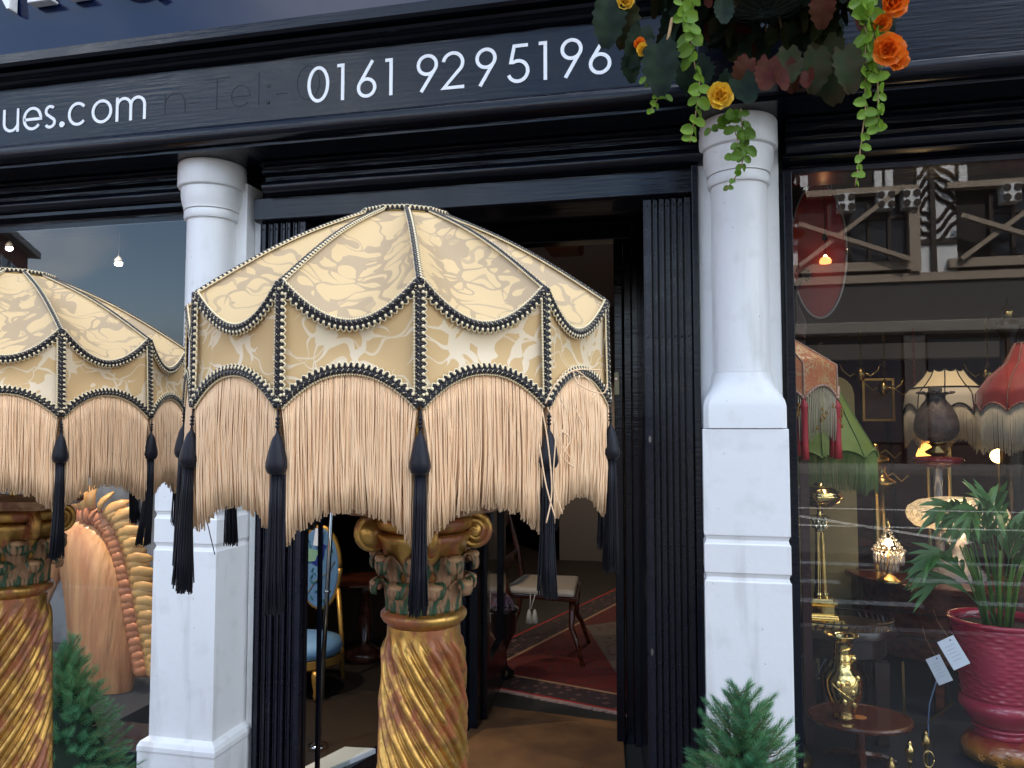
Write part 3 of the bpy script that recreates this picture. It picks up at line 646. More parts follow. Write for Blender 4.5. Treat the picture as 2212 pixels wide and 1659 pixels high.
# ------------------------------------------------------------------ fringed floor lamps
def braid(fn, L_, flip=1, sp=.0064, k=1.3):
    """fn(s)->(point, normal, side). returns black, cream meshes"""
    blk, crm = MB(), MB()
    n = max(4, int(round(L_/sp))); m = n*4
    def pt(s, a, b): p, nn, sd_ = fn(s); return p+sd_*a*flip*k+nn*b
    for ph in (0, pi):
        blk.tube([pt(i/m, -.0012+.0012*cos(2*pi*i/4+ph), .0018+.0010*sin(2*pi*i/4+ph)) for i in range(m+1)], .00185, 5)
    blk.tube([pt(i/m, .0016+.0026*cos(2*pi*i/4), .0016) for i in range(m+1)], .00165, 5)
    for q in range(n):
        p = pt((q+.5)/n, .0026, .0020); crm.ball(p, .0020, 6, 4)
    crm.tube([pt(i/m, .0044-.0012*cos(2*pi*i/4+pi), .0010) for i in range(m+1)], .00085, 4)
    crm.tube([pt(i/m, -.0040+.0006*cos(2*pi*i/2), .0008) for i in range(m+1)], .00100, 4)
    for q in range(2*n): crm.ball(pt((q+.5)/(2*n), -.0040, .0013), .0011, 5, 3)
    for q in range(n): crm.tube([pt((q+.2)/n, -.0030, .0026), pt((q+.5)/n, -.0012, .0040), pt((q+.75)/n, .0002, .0030)], .00045, 3)
    return blk, crm

def fringed_lamp(label, loc, th0, dz, tx, ty, axis, twist, side):
    t = thing('floor_lamp', label, 'floor lamp', (axis[0], axis[1], 0), group='pair of gilt floor lamps with fringed cream shades')
    TL = Matrix.Translation(Vector((loc[0]-axis[0], loc[1]-axis[1], 1.6+dz))) @ Matrix.Rotation(-tx, 4, 'X') @ Matrix.Rotation(ty, 4, 'Y')
    R, zt, zb, zr, rr = .27, .156, .034, .277, .058
    A = radians(15)
    SAG, RISE = .042, .036
    def chord(s, r):        # s 0..1 across one flat panel, slightly bowed
        p0 = Vector((-r*sin(A), -r*cos(A), 0)); p1 = Vector((r*sin(A), -r*cos(A), 0))
        return p0.lerp(p1, s)
    def sagz(s): return SAG*(1-abs(2*s-1)**1.9)
    def risz(s): return RISE*(1-abs(2*s-1)**2.1)
    def kink(s):            # lower edge of the canopy
        p = chord(s, R+.001); p.z = zt - sagz(s)*1.0; q = (1-abs(2*s-1)**2)
        p.y += .0015*q; return p
    def top(s): p = chord(s, rr); p.z = zr; return p
    def canopy(u, v):
        a, b = top(u), kink(u); p = a.lerp(b, v); bow = sin(pi*v)
        p.z += .009*bow; p.y += .004*bow*sin(pi*u); return p
    def skirt(u, v):
        a = kink(u); b = chord(u, R*1.01); b.z = zb + risz(u); p = a.lerp(b, v)
        p.y += .006*sin(pi*v)*(.4+.6*sin(pi*u)); return p
    me_can = MB().grid(lambda u, v: canopy(u, v), 12, 12).mesh('canopy_panel', FAB_T, True)
    me_skt = MB().grid(lambda u, v: skirt(u, v), 12, 8).mesh('skirt_panel', FAB_S, True)
    def f_up(s): p = kink(s); p.y -= .001; return p, Vector((0, -1, .15)).normalized(), sidev(kink, s)
    def sidev(fn, s):
        d = (fn(min(1, s+.02))-fn(max(0, s-.02))).normalized(); return Vector((0, -1, 0)).cross(d).normalized()
    def lowc(s): p = chord(s, R*1.01+.001); p.z = zb+risz(s); return p
    def f_lo(s): p = lowc(s); p.y -= .001; return p, Vector((0, -1, 0)), sidev(lowc, s)
    def f_st(s):
        n_ = Vector((-sin(A), -cos(A), 0)); p = Vector((-R*sin(A), -R*cos(A), zt)).lerp(Vector((-R*1.01*sin(A), -R*1.01*cos(A), zb)), s)+n_*.001
        return p, n_, Vector((cos(A), -sin(A), 0))
    def f_sm(s):
        a, b = Vector((-rr*sin(A), -rr*cos(A), zr)), Vector((-R*sin(A), -R*cos(A), zt)); p = a.lerp(b, s); p.z += .001+.009*sin(pi*s)
        d = (b-a).normalized(); sd_ = Vector((cos(A), -sin(A), 0)); return p, d.cross(sd_)*(1 if d.cross(sd_).z > 0 else -1), sd_*.8
    def f_rg(s): p = chord(s, rr); p.z = zr+.002; return p, Vector((0, -1, .4)).normalized(), Vector((0, -.3, 1))
    BR = {}
    for nm, f, ln, fl in (('upper_braid', f_up, .166, -1), ('lower_braid', f_lo, .162, 1), ('upright_braid', f_st, .118, 1), ('seam_braid', f_sm, .235, 1), ('crown_braid', f_rg, .034, 1)):
        # side vector points down for the upper braid (beads below) and up for the lower one
        b_, c_ = braid(f, ln, fl, .0064 if nm != 'seam_braid' else .0052, 1.3 if nm not in ('seam_braid', 'crown_braid') else .85)
        BR[nm] = (b_.mesh(nm, BSILK, True), c_.mesh(nm+'_beading', CREAM, True))
    # fringe variants
    FR = []
    for vi in range(3):
        mb = MB(); rnd = random.Random(11+vi)
        ph = rnd.random()*6
        for layer in range(4):
            n = 88
            for i in range(n):
                s = (i+.5+rnd.uniform(-.3, .3))/n
                if s < .018 or s > .982: continue
                p = lowc(s); p.z -= .003; p.y += .0008+.0019*layer
                ln = .137 + rnd.uniform(-.004, .004) - (.006 if rnd.random() < .1 else 0)
                part_ = .010*(math.exp(-s*22) - math.exp(-(1-s)*22))*1.0
                cl = .0024*sin(s*31+ph)+.0014*sin(s*67+ph*2)
                pts = []
                w1, w2 = rnd.uniform(-.0016, .0016), rnd.uniform(-.003, .003)
                for k in range(6):
                    q = k/5
                    pts.append((p.x + part_*min(1, q*3) + (cl+w2)*q*q + w1*sin(q*pi), p.y - .003*sin(q*pi)*rnd.uniform(.3, 1.2)+rnd.uniform(-.0006, .0006), p.z - ln*q))
                mb.tube(pts, .00088, 4)
        FR.append(mb.mesh('fringe', FRINGE, True))
    # tassel meshes
    hd = MB().lathe([(.0012, .010), (.0018, .006), (.0045, .002), (.0060, -.002), (.0085, -.012), (.0105, -.022), (.0108, -.027), (.0090, -.032), (.0060, -.0345)], seg=20).mesh('tassel_head', TASS, True)
    kn = MB(); kn.tube([(0, 0, .030), (0, 0, .010)], .0011, 5)
    for z in (.013, .017, .021): kn.ball((0, 0, z), .0026, 7, 5, (1, 1, .7))
    kn = kn.mesh('tassel_cord', TASS, True)
    SK = []
    for vi in range(3):
        mb = MB(); rnd = random.Random(5+vi)
        for i in range(80):
            a = rnd.random()*2*pi; r = sqrt(rnd.random()); ln = .132+rnd.uniform(-.007, .005); dx = rnd.uniform(-.002, .005)+.004*vi-.003
            pts = []
            for k in range(5):
                q = k/4; rad = .0052+.0042*q
                pts.append((cos(a)*r*rad+dx*q*q, sin(a)*r*rad, -.034-ln*q))
            mb.tube(pts, .00075, 4)
        SK.append(mb.mesh('tassel_skirt', TASS, True))
    for k in range(12):
        th = th0 + A + k*2*A
        Mx = TL @ Matrix.Rotation(th, 4, 'Z')
        for nm, me in (('canopy_panel', me_can), ('skirt_panel', me_skt)):
            link(nm, me, t).matrix_local = Mx
        for nm, (b_, c_) in BR.items():
            o = link(nm, b_, t); o.matrix_local = Mx
            link('beading', c_, o)
        fr = link('fringe', FR[k % 3], t); fr.matrix_local = Mx; fr['kind'] = 'stuff'
        q = Mx @ Vector((-(R*1.01+.004)*sin(A), -(R*1.01+.004)*cos(A), zb-.034))
        ta = link('tassel', kn, t); ta.location = q; ta.rotation_euler = (0, random.uniform(-.03, .05), random.random()*6)
        link('tassel_head', hd, ta); sk = link('tassel_skirt', SK[k % 3], ta); sk['kind'] = 'stuff'
    # wire frame: ring and spokes
    mb = MB(); mb.tube([(rr*cos(a*pi/12), rr*sin(a*pi/12), zr) for a in range(25)], .0015, 5)
    o = part('wire_ring', mb, BRASSD, t, local=True, smooth=True); o.matrix_local = TL
    # ---- carved gilt stand
    ax, ay = axis[0], axis[1]
    zt_, zbm = axis[2], .16
    nphi, nz = 272, 150; H = zt_-zbm
    def shaft(u, v):
        z = v*H; a0 = 2*pi*u; a = a0 + twist*11.5*(H-z) + .4; r0 = .0485+.0115*min(1, (1-v)*H/.42)**.8
        c = (17*u) % 1.0
        ridge = sqrt(max(0, 1-((c-.5)/.33)**2)) if abs(c-.5) < .33 else 0
        small = .30*cos((min(c, 1-c))/.17*pi/2) if ridge == 0 else 0
        fade = min(1, max(0, (H-z-.020)/.010))**.5
        r = r0 + fade*(.0085*ridge+.0060*small) - .002*fade - .001 + (.0008*sin(z*61+a0*5)+.0005*sin(z*143+a0*11))*fade
        return (r*cos(a), r*sin(a), z)
    mb = MB().grid(lambda u, v: shaft(u, v), nphi, nz)
    o = part('twisted_shaft', mb, GOLD, t, smooth=True, local=True); o.location = (0, 0, zbm)
    ln = .0 
    part('astragal', MB().lathe([(.047, zt_-.001), (.050, zt_+.004), (.0535, zt_+.006), (.0565, zt_+.011), (.0565, zt_+.015), (.053, zt_+.019), (.046, zt_+.021)], (ax, ay, 0), 40), GOLD, t, smooth=True)
    zc = zt_+.020
    part('bell', MB().lathe([(.044, zc), (.0455, zc+.03), (.050, zc+.06), (.058, zc+.088), (.064, zc+.098), (.050, zc+.10)], (ax, ay, 0), 32), GOLD, t, smooth=True)
    def leaf(h, wdt, curl):
        mb = MB()
        def f(u, v):
            x = (u-.5)*2; lob = 1+.16*sin(v*22); wv = wdt*(.75+.5*sin(min(1, v*1.1)*pi*.62))*lob*(1-.55*max(0, v-.72)/.28)
            z = h*min(v, .8)/.8 if v < .8 else h - curl*.8*(1-cos((v-.8)/.2*2.4))
            y = -.003 - .007*v*v - (0 if v < .72 else curl*sin((v-.72)/.28*2.2))
            y -= .0030*(abs(sin(x*5.2)))*(1-abs(x)*.3); y += .004*x*x
            return (x*wdt_ * (wv/wdt), y, z)
        wdt_ = wdt
        return mb.grid(f, 14, 20)
    l1 = leaf(.040, .0135, .012).mesh('acanthus_leaf', LEAFP, True); l2 = leaf(.072, .0145, .014).mesh('acanthus_leaf', LEAFP, True)
    tip = MB().ball((0, -.020, .036), .0085, 10, 6, (1.25, .8, .62)).ball((-.008, -.016, .033), .005, 8, 5).ball((.008, -.016, .033), .005, 8, 5).mesh('leaf_curl', LEAFR, True)
    for row, me, zz, rad, off, tz in ((0, l1, zc, .0450, .2, 0), (1, l2, zc, .0445, .2+pi/8, .034)):
        for k in range(8):
            a = off+side+k*pi/4
            o = link('acanthus_leaf', me, t); o.location = (-sin(a)*-rad*-1 if False else rad*sin(a), -rad*cos(a), zz); o.rotation_euler = (0, 0, a)
            m_ = o.modifiers.new('solid', 'SOLIDIFY'); m_.thickness = .003
            tp = link('leaf_curl', tip, o); tp.location = (0, -.002*row, tz)
    for k in range(4):
        a = side + k*pi/2 + .12
        d = Vector((cos(a), sin(a), 0)); up_ = Vector((0, 0, 1)); nn = d.cross(up_)
        c0 = Vector((0, 0, zc+.098)) + d*.066
        vl = MB(); pts = []; rad = []
        for i in range(40):
            q = i/39; an = pi*.55 - q*pi*4.4; rr_ = .0215*(1-q)**.8+.0015
            pts.append(c0 + d*cos(an)*rr_ + up_*sin(an)*rr_ + nn*(.004*q)); rad.append(.0052*(1-.62*q)+.0008)
        vl.tube([Vector((0, 0, zc+.078))+d*.040, Vector((0, 0, zc+.104))+d*.048, pts[0]], [.007, .007, .0055], 8)
        vl.tube(pts, rad, 8)
        vl.disc(c0-nn*.005, .019, nn, .010, 20)
        o = part('volute', vl, GOLD, t, smooth=True, local=True)
    part('echinus', MB().lathe([(.052, zc+.100), (.062, zc+.106), (.064, zc+.116), (.056, zc+.122)], (ax, ay, 0), 32), GOLD, t, smooth=True)
    ab = []
    for i in range(64):
        a = 2*pi*i/64; q = abs(sin(2*(a-side-.12))); r = .112-.040*q**.55; ab.append((r*cos(a), r*sin(a)))
    part('abacus', MB().rings([[(x*k, y*k, z) for x, y in ab] for k, z in ((.92, zc+.1225), (1, zc+.128), (1, zc+.137), (.9, zc+.139))]), LEAFR, t, local=True)
    part('lamp_stem', MB().lathe([(.004, zc+.14), (.004, 1.6+dz+.24), (.01, 1.6+dz+.25), (.003, 1.6+dz+.27)], (ax*.5+loc[0]*.5, ay, 0), 10), BRASS, t)
    part('stand_base', MB().square([(.15, 0), (.15, .05), (.13, .06), (.11, .10), (.09, .13), (.075, .16)], (ax, ay)), GOLD, t, bevel=.004)
    return t
lampA = fringed_lamp('nearest gilt floor lamp in front of the door, large cream fringed shade with black tassels', (-.366, -1.422), .411, 0, -.042, .006, (-.342, -1.41, 1.345), 1, .35)
lampB = fringed_lamp('gilt floor lamp cut by the left edge, same cream fringed shade with black tassels', (-1.11, -1.302), 1.002-pi/6, -.022, .005, -.026, (-1.087, -1.31, 1.327), -1, 1.0)

# stray threads on the shade of the near lamp
def thread(pts, parent, r=.0009, m=FRINGE):
    P3 = [Vector(p) for p in pts]; out = []
    for i in range(len(P3)-1):
        p0 = P3[max(i-1, 0)]; p1 = P3[i]; p2 = P3[i+1]; p3 = P3[min(i+2, len(P3)-1)]
        for k in range(6):
            q = k/6; out.append(.5*((2*p1)+(p2-p0)*q+(2*p0-5*p1+4*p2-p3)*q*q+(3*p1-p0-3*p2+p3)*q**3))
    out.append(P3[-1]); return part('loose_thread', MB().tube(out, r, 4), m, parent, smooth=True)
Yt = -1.655
for pl in (((1238,800),(1250,830),(1300,850),(1312,830)), ((1240,798),(1262,812),(1290,845),(1278,860)), ((1178,872),(1200,830),(1240,800),(1300,800)), ((1172,890),(1184,960),(1192,1060),(1180,1130)), ((1183,880),(1200,930),(1196,1040),(1215,1110)),
           ((1212,930),(1232,950),(1216,985),(1240,1010)), ((1206,850),(1226,900),(1210,950),(1232,990)), ((1252,810),(1240,870),(1262,930),(1255,1000)), ((1165,960),(1180,1050),(1200,1120))):
    thread([P(u, v, Yt+.04*max(0, (u-1180)/130)) for u, v in pl], lampA, .0007)
thread([P(u, v, -1.45) for u, v in ((448,1130),(455,1160),(464,1198))], lampA, .0008, TASS)

# ------------------------------------------------------------------ hanging basket
def leafmat(name, c1_, c2_, rough=.4, **k): return mat(name, c1_, rough, col2=c2_, nscale=30, lo=.4, hi=.65, bump=.0012, bscale=60, sss=0, **k)
LD = leafmat('begonia_leaf_dark', (.006, .013, .008), (.013, .026, .012), .6, spec=.15)
LO = leafmat('begonia_leaf_olive', (.035, .026, .010), (.020, .034, .010), .6, spec=.15)
LR = leafmat('begonia_leaf_red', (.060, .010, .007), (.065, .024, .012), .6, spec=.12)
LIME = leafmat('creeping_leaf_lime', (.26, .40, .035), (.16, .30, .03), .45)
LIMD = leafmat('creeping_leaf_green', (.10, .21, .02), (.16, .30, .03), .45)
STEM = mat('pinkish_stem', (.35, .22, .10), .5)
OR = mat('orange_petal', (.85, .16, .012), .45, col2=(.9, .30, .02), nscale=40); YE = mat('yellow_petal', (.88, .52, .03), .45, col2=(.9, .62, .08), nscale=40)
MOSS = mat('basket_moss', (.010, .015, .009), .9, col2=(.02, .022, .012), nscale=40, bump=.01, bscale=60)
for m_ in (LIME, LIMD, OR, YE, LD, LO, LR):
    t_ = m_.node_tree; b_ = t_.nodes['Principled BSDF']; o_ = t_.nodes['Material Output']
    tr_ = N(t_, 'ShaderNodeBsdfTranslucent'); ms_ = N(t_, 'ShaderNodeMixShader'); ms_.inputs[0].default_value = .35 if m_ in (LIME, LIMD, OR, YE) else .08
    src = b_.inputs['Base Color'].links[0].from_socket
    t_.links.new(src, tr_.inputs[0]); t_.links.new(b_.outputs[0], ms_.inputs[1]); t_.links.new(tr_.outputs[0], ms_.inputs[2]); t_.links.new(ms_.outputs[0], o_.inputs[0])
hb = thing('hanging_basket', 'hanging basket of begonias and lime creeping plants above the right hand white column', 'hanging basket', (.19, -.47, 2.62))
HC = Vector((.20, -.47, 2.80))
part('basket_bowl', MB().rings([[(HC.x+.185*sin(a)*cos(b*pi/16), HC.y+.185*sin(a)*sin(b*pi/16), HC.z-.185*cos(a)) for b in range(32)] for a in (.02, .2, .4, .6, .8, 1.0, 1.2, 1.4, 1.57)]), MOSS, hb, smooth=True)
wr = mat('green_wire', (.010, .03, .022), .3)
mb = MB()
for k in range(16):
    b_ = k*pi/8+.1; mb.tube([(HC.x+.190*sin(a)*cos(b_), HC.y+.190*sin(a)*sin(b_), HC.z-.190*cos(a)) for a in (.0, .2, .4, .6, .8, 1.0, 1.2, 1.4, 1.57)], .0012, 4)
for a in (.12, .55, 1.0, 1.5): mb.tube([(HC.x+.191*sin(a)*cos(b*pi/12), HC.y+.191*sin(a)*sin(b*pi/12), HC.z-.191*cos(a)) for b in range(25)], .0013, 4)
part('basket_wire', mb, wr, hb)
def begonia(L_, W_, curl, asym=.25, fold=.25):
    """jagged asymmetric leaf, base at origin, pointing to -Z, face to -Y"""
    mb = MB(); nu, nv = 8, 12
    def f(u, v):
        x = (u-.5)*2; wid = W_*(sin(pi*min(1, (v*.86+.10)))**.75)*(1+asym*(1 if x > 0 else -1)*.6)
        jag = 1+(.10*(1 if int(v*nv) % 2 else -1) if abs(x) > .95 else 0)
        ex = x*wid*jag; z = -L_*v + .16*L_*abs(x)*(1-v*1.4)
        return (ex, -fold*abs(ex)*.7+curl*v*v*L_ - .06*L_*abs(sin(v*9))*abs(x), z)
    return mb.grid(f, nu, nv)
def roundleaf(r):
    mb = MB()
    def f(u, v):
        a = 2*pi*u; q = v*r*(.92+.36*max(0, cos(a))**3); return (q*sin(a), -.35*r*(v*v)*abs(sin(a))+.15*r*v*cos(a), -q*cos(a)*1.05-r*.9)
    return mb.grid(f, 10, 3)
BL = {m_.name: [begonia(.095, .034, .2).mesh('leaf', m_, True), begonia(.075, .030, -.3, .1, .5).mesh('leaf', m_, True), begonia(.06, .026, .5, -.2).mesh('leaf', m_, True)] for m_ in (LD, LO, LR)}
def place_leaf(me, p, rz, rx=0, ry=0, sc=1, par=hb, nm='leaf'):
    o = link(nm, me, par); o.location = Vector(p)-wloc(par); o.rotation_euler = (rx, ry, rz); o.scale = (sc,)*3; return o
rnd = random.Random(4)
# named large leaves seen in the photograph
for (u, v, Y, m_, k, sc, rz, ry) in ((1312,0,-.62,LD,0,1.15,.2,.05), (1420,95,-.62,LD,0,1.25,-.1,-.05), (1385,60,-.6,LD,0,1.0,.5,.3), (1460,110,-.58,LD,0,1.1,.4,-.3), (1500,130,-.5,LD,1,1.1,.2,-.2),
        (1595,165,-.6,LD,1,1.05,0,-.3), (1575,160,-.58,LD,0,.8,.3,.3), (1660,130,-.62,LR,1,.95,.1,.2), (1700,135,-.6,LR,2,1.0,-.2,-.2), (1618,128,-.61,LR,2,.95,.2,.4), (1680,150,-.62,LR,1,.7,.6,.0), (1745,155,-.62,LR,1,.6,-.6,-.2),
        (1775,100,-.5,LO,0,1.5,-.5,-.2), (1820,110,-.6,LO,0,1.0,.1,-.15), (1760,110,-.55,LO,0,1.0,.2,.1), (1700,110,-.6,LO,1,1.0,0,0), (1560,0,-.67,LD,1,.75,.2,0), (1780,-15,-.68,LR,2,1.05,0,0), (1350,10,-.6,LO,0,1.0,0,.1), (1365,120,-.6,LD,2,.9,0,0),
        (1880,-5,-.55,LD,0,1.0,.5,-.6), (1850,40,-.55,LR,1,.9,.5,-.6)):
    place_leaf(BL[m_.name][k], P(u, v, Y), rz, rnd.uniform(-.2, .2), ry, sc)
for i in range(430):
    a = rnd.random()*2*pi; r = rnd.uniform(.10, .25); z = HC.z-.185+ (r-.02)*.45 + rnd.uniform(-.07, .12)
    p = (HC.x+r*cos(a), HC.y+r*sin(a)*.85, z)
    if r < .17 and z < HC.z-.14 and sin(a) < .3: continue
    m_ = rnd.choice((LD, LD, LD, LO, LO, LR)); place_leaf(BL[m_.name][rnd.randrange(3)], p, a+pi/2+rnd.uniform(-.7, .7), rnd.uniform(-1.1, .3), rnd.uniform(-.5, .5), rnd.uniform(.55, 1.0))
mb = MB()
for i in range(34):
    a = rnd.random()*2*pi; p0 = Vector((HC.x+.10*cos(a), HC.y+.10*sin(a), HC.z-.12)); p1 = p0+Vector((cos(a)*.09, sin(a)*.09, -.03+rnd.uniform(-.05, .04))); mb.tube([p0, p0.lerp(p1, .6)+Vector((0, 0, .02)), p1], .0026, 5)
mb.tube([P(1452, 40, -.62), P(1445, 75, -.63), P(1437, 112, -.62)], .004, 6)
part('stems', mb, STEM, hb, smooth=True, kind='stuff')
RLm = {m_.name: roundleaf(.0125).mesh('leaflet', m_, True) for m_ in (LIME, LIMD)}
def trail(pts, m_, n, s0=1.2, s1=.6, Y=-.6):
    P3 = [P(u, v, Y) for u, v in pts]
    L3 = []
    for i in range(len(P3)-1):
        for k in range(8): L3.append(P3[i].lerp(P3[i+1], k/8)+Vector((rnd.uniform(-.001, .001),)*3))
    L3.append(P3[-1])
    tr = part('trailing_stem', MB().tube(L3, .0016, 5), STEM, hb, smooth=True)
    for i in range(n):
        q = (i+.5)/n; idx = q*(len(L3)-1); j = int(idx); p = L3[j].lerp(L3[min(j+1, len(L3)-1)], idx-j)
        for sgn in (-1, 1):
            o = link('leaflet', RLm[m_.name], tr); o.location = p-wloc(hb); o.location = p - wloc(tr)
            s = (s0+(s1-s0)*q)*rnd.uniform(.6, 1.25); o.scale = (s, s, s)
            o.rotation_euler = (rnd.uniform(-.7, .3), sgn*rnd.uniform(-1.5, -.7), rnd.uniform(-.8, .8)+(1.57 if i % 2 else 0)*.6)
trail(((1492,-10),(1497,50),(1492,110),(1512,180),(1503,250),(1490,308)), LIME, 15, 1.35, .95)
trail(((1470,0),(1480,40),(1500,80)), LIME, 6, 1.2, 1.1, -.63)
trail(((1868,-10),(1885,60),(1895,150),(1898,240),(1893,282)), LIME, 19, 1.45, .8)
trail(((1850,0),(1872,70),(1868,150),(1870,230),(1858,330),(1848,402)), LIME, 20, 1.3, .6)
trail(((1900,20),(1880,80),(1862,140),(1850,180)), LIME, 9, 1.2, 1.0, -.58)
trail(((1600,235),(1605,290),(1612,320),(1598,370),(1568,410)), LIMD, 11, 1.25, .6, -.5)
trail(((1590,240),(1560,262),(1530,285)), LIMD, 5, 1.1, .7, -.5)
trail(((1585,270),(1595,310),(1575,345)), LIMD, 5, 1.15, .8, -.52)
trail(((1412,150),(1425,185),(1440,215)), LIMD, 4, .9, .7, -.6)
trail(((1425,200),(1415,225),(1398,245)), LIME, 3, .7, .5, -.6)
trail(((1395,165),(1398,185)), LIME, 2, .9, .7, -.6)
def flower(u, v, Y, m_, r, tilt=0):
    c = P(u, v, Y); f = link('flower', None, hb) if False else None
    me0 = MB().ball((0, 0, 0), r*.28, 8, 6).mesh('flower', m_, True); f = link('flower', me0, hb); f.location = c-wloc(hb); f.rotation_euler = (.5, tilt, tilt)
    pm = MB().grid(lambda a, b: ((a-.5)*r*1.25*sin(pi*(.12+.8*b))**.6, -.35*r*b*b+.12*r*abs(a-.5)*2-.05*r*sin(a*9), r*b*1.05), 6, 5).mesh('petal', m_, True)
    for ring, n, tlt, s in ((0, 6, 1.25, 1), (1, 6, .85, .85), (2, 5, .45, .65)):
        for k in range(n):
            o = link('petal', pm, f); mt = Matrix.Rotation(2*pi*k/n+ring*.5+rnd.uniform(-.2, .2), 4, 'Y') @ Matrix.Rotation(-(pi/2-tlt)*-1*.9+0, 4, 'X'); o.matrix_local = mt @ Matrix.Scale(s*rnd.uniform(.85, 1.1), 4)
flower(1556, 205, -.62, YE, .031, .1); flower(1928, 5, -.62, OR, .032, .3); flower(1918, 105, -.62, OR, .034, -.3); flower(1935, 128, -.6, OR, .025, .6)
flower(1387, 108, -.62, YE, .017, .8); flower(1380, 95, -.61, OR, .015, .5); flower(1350, 0, -.62, YE, .022, .2); flower(1905, 50, -.6, OR, .02, 0)
brk = thing('basket_bracket', 'black iron bracket holding the hanging basket', 'bracket', (.2, -.1, 3.2))
part('arm', MB().bar((.2, -.1, 3.35), (.2, -.5, 3.35), .02, .012), BLKM, brk)
for k in range(3): part('chain', MB().tube([(.2, -.47, 3.34), (HC.x+.18*cos(k*2.1), HC.y+.18*sin(k*2.1), HC.z)], .002, 5), BLKM, brk)

# ------------------------------------------------------------------ dwarf conifers
NEED = mat('spruce_needle', (.055, .19, .085), .5, col2=(.12, .29, .11), nscale=9, lo=.4, hi=.6, bump=0)
TWIG = mat('spruce_twig', (.26, .17, .08), .7)
def conifer(label, top, base_r, H, seed, ntw=230, nd=64, pw=.5):
    rnd = random.Random(seed)
    t = thing('dwarf_spruce', label, 'potted conifer', (top.x, top.y, 0), group='dwarf spruces in pots in front of the shop')
    nb, tb = MB(), MB()
    z_top = top.z
    tb.tube([(top.x, top.y, z_top-H-.1), (top.x, top.y, z_top-.06)], [.012, .003], 6)
    for i in range(ntw):
        q = (i+rnd.random())/ntw; q = q**.8
        rr_ = base_r*(q**pw)*rnd.uniform(.35, 1.05)+.01; a = i*2.39996+rnd.uniform(-.3, .3)
        z = z_top-.02-q*H+rnd.uniform(-.02, .02)
        tip = Vector((top.x+cos(a)*rr_, top.y+sin(a)*rr_, z))
        d = Vector((cos(a)*(.55+q*.8)+rnd.uniform(-.2, .2), sin(a)*(.55+q*.8)+rnd.uniform(-.2, .2), .80-.5*q+rnd.uniform(-.25, .25))).normalized()
        ln = rnd.uniform(.045, .07); st = tip-d*ln
        c0 = Vector((top.x, top.y, st.z-.03)); tb.tube([st-(st-c0)*.4, st, tip], [.0016, .0012, .0007], 4)
        x, y = basis(d)
        for k in range(nd):
            s = (k+.5)/nd; p = st.lerp(tip, s); b = k*2.4; o = (x*cos(b)+y*sin(b))
            tipdir = (o*(1.1-.6*s*s)+d*(.45+.8*s*s)).normalized(); l = rnd.uniform(.015, .022)*(1-.25*s)
            sd_ = tipdir.cross(d); sd_ = sd_.normalized()*.00062 if sd_.length > .01 else x*.0006
            bend = d*l*.22
            m_ = p+tipdir*l*.55-bend*.25; e = p+tipdir*l+bend
            nb.add([p-sd_, p+sd_, m_+sd_*.9, m_-sd_*.9, e], [(0, 1, 2, 3), (3, 2, 4)])
    part('needles', nb, NEED, t, kind='stuff')
    part('twigs', tb, TWIG, t, kind='stuff')
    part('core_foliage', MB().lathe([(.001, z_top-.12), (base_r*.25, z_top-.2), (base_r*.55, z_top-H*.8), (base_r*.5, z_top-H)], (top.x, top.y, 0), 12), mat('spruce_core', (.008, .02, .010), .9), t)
    zp = z_top-H-.03
    part('pot', MB().lathe([(.09, 0), (.10, .02), (.125, zp-.04), (.135, zp-.04), (.135, zp), (.12, zp), (.115, zp-.03)], (top.x, top.y, 0), 28), mat('terracotta', (.30, .12, .06), .8), t, auto=35)
    return t
tp = P(1604, 1462, -.62); conifer('dwarf spruce in front of the right hand column, beside the right window', tp, .155, .34, 3, 430, 90, .42)
tp = P(150, 1368, -.62); conifer('dwarf spruce behind the left gilt lamp, in front of the left window', tp, .215, .46, 9, 560, 76, .72)
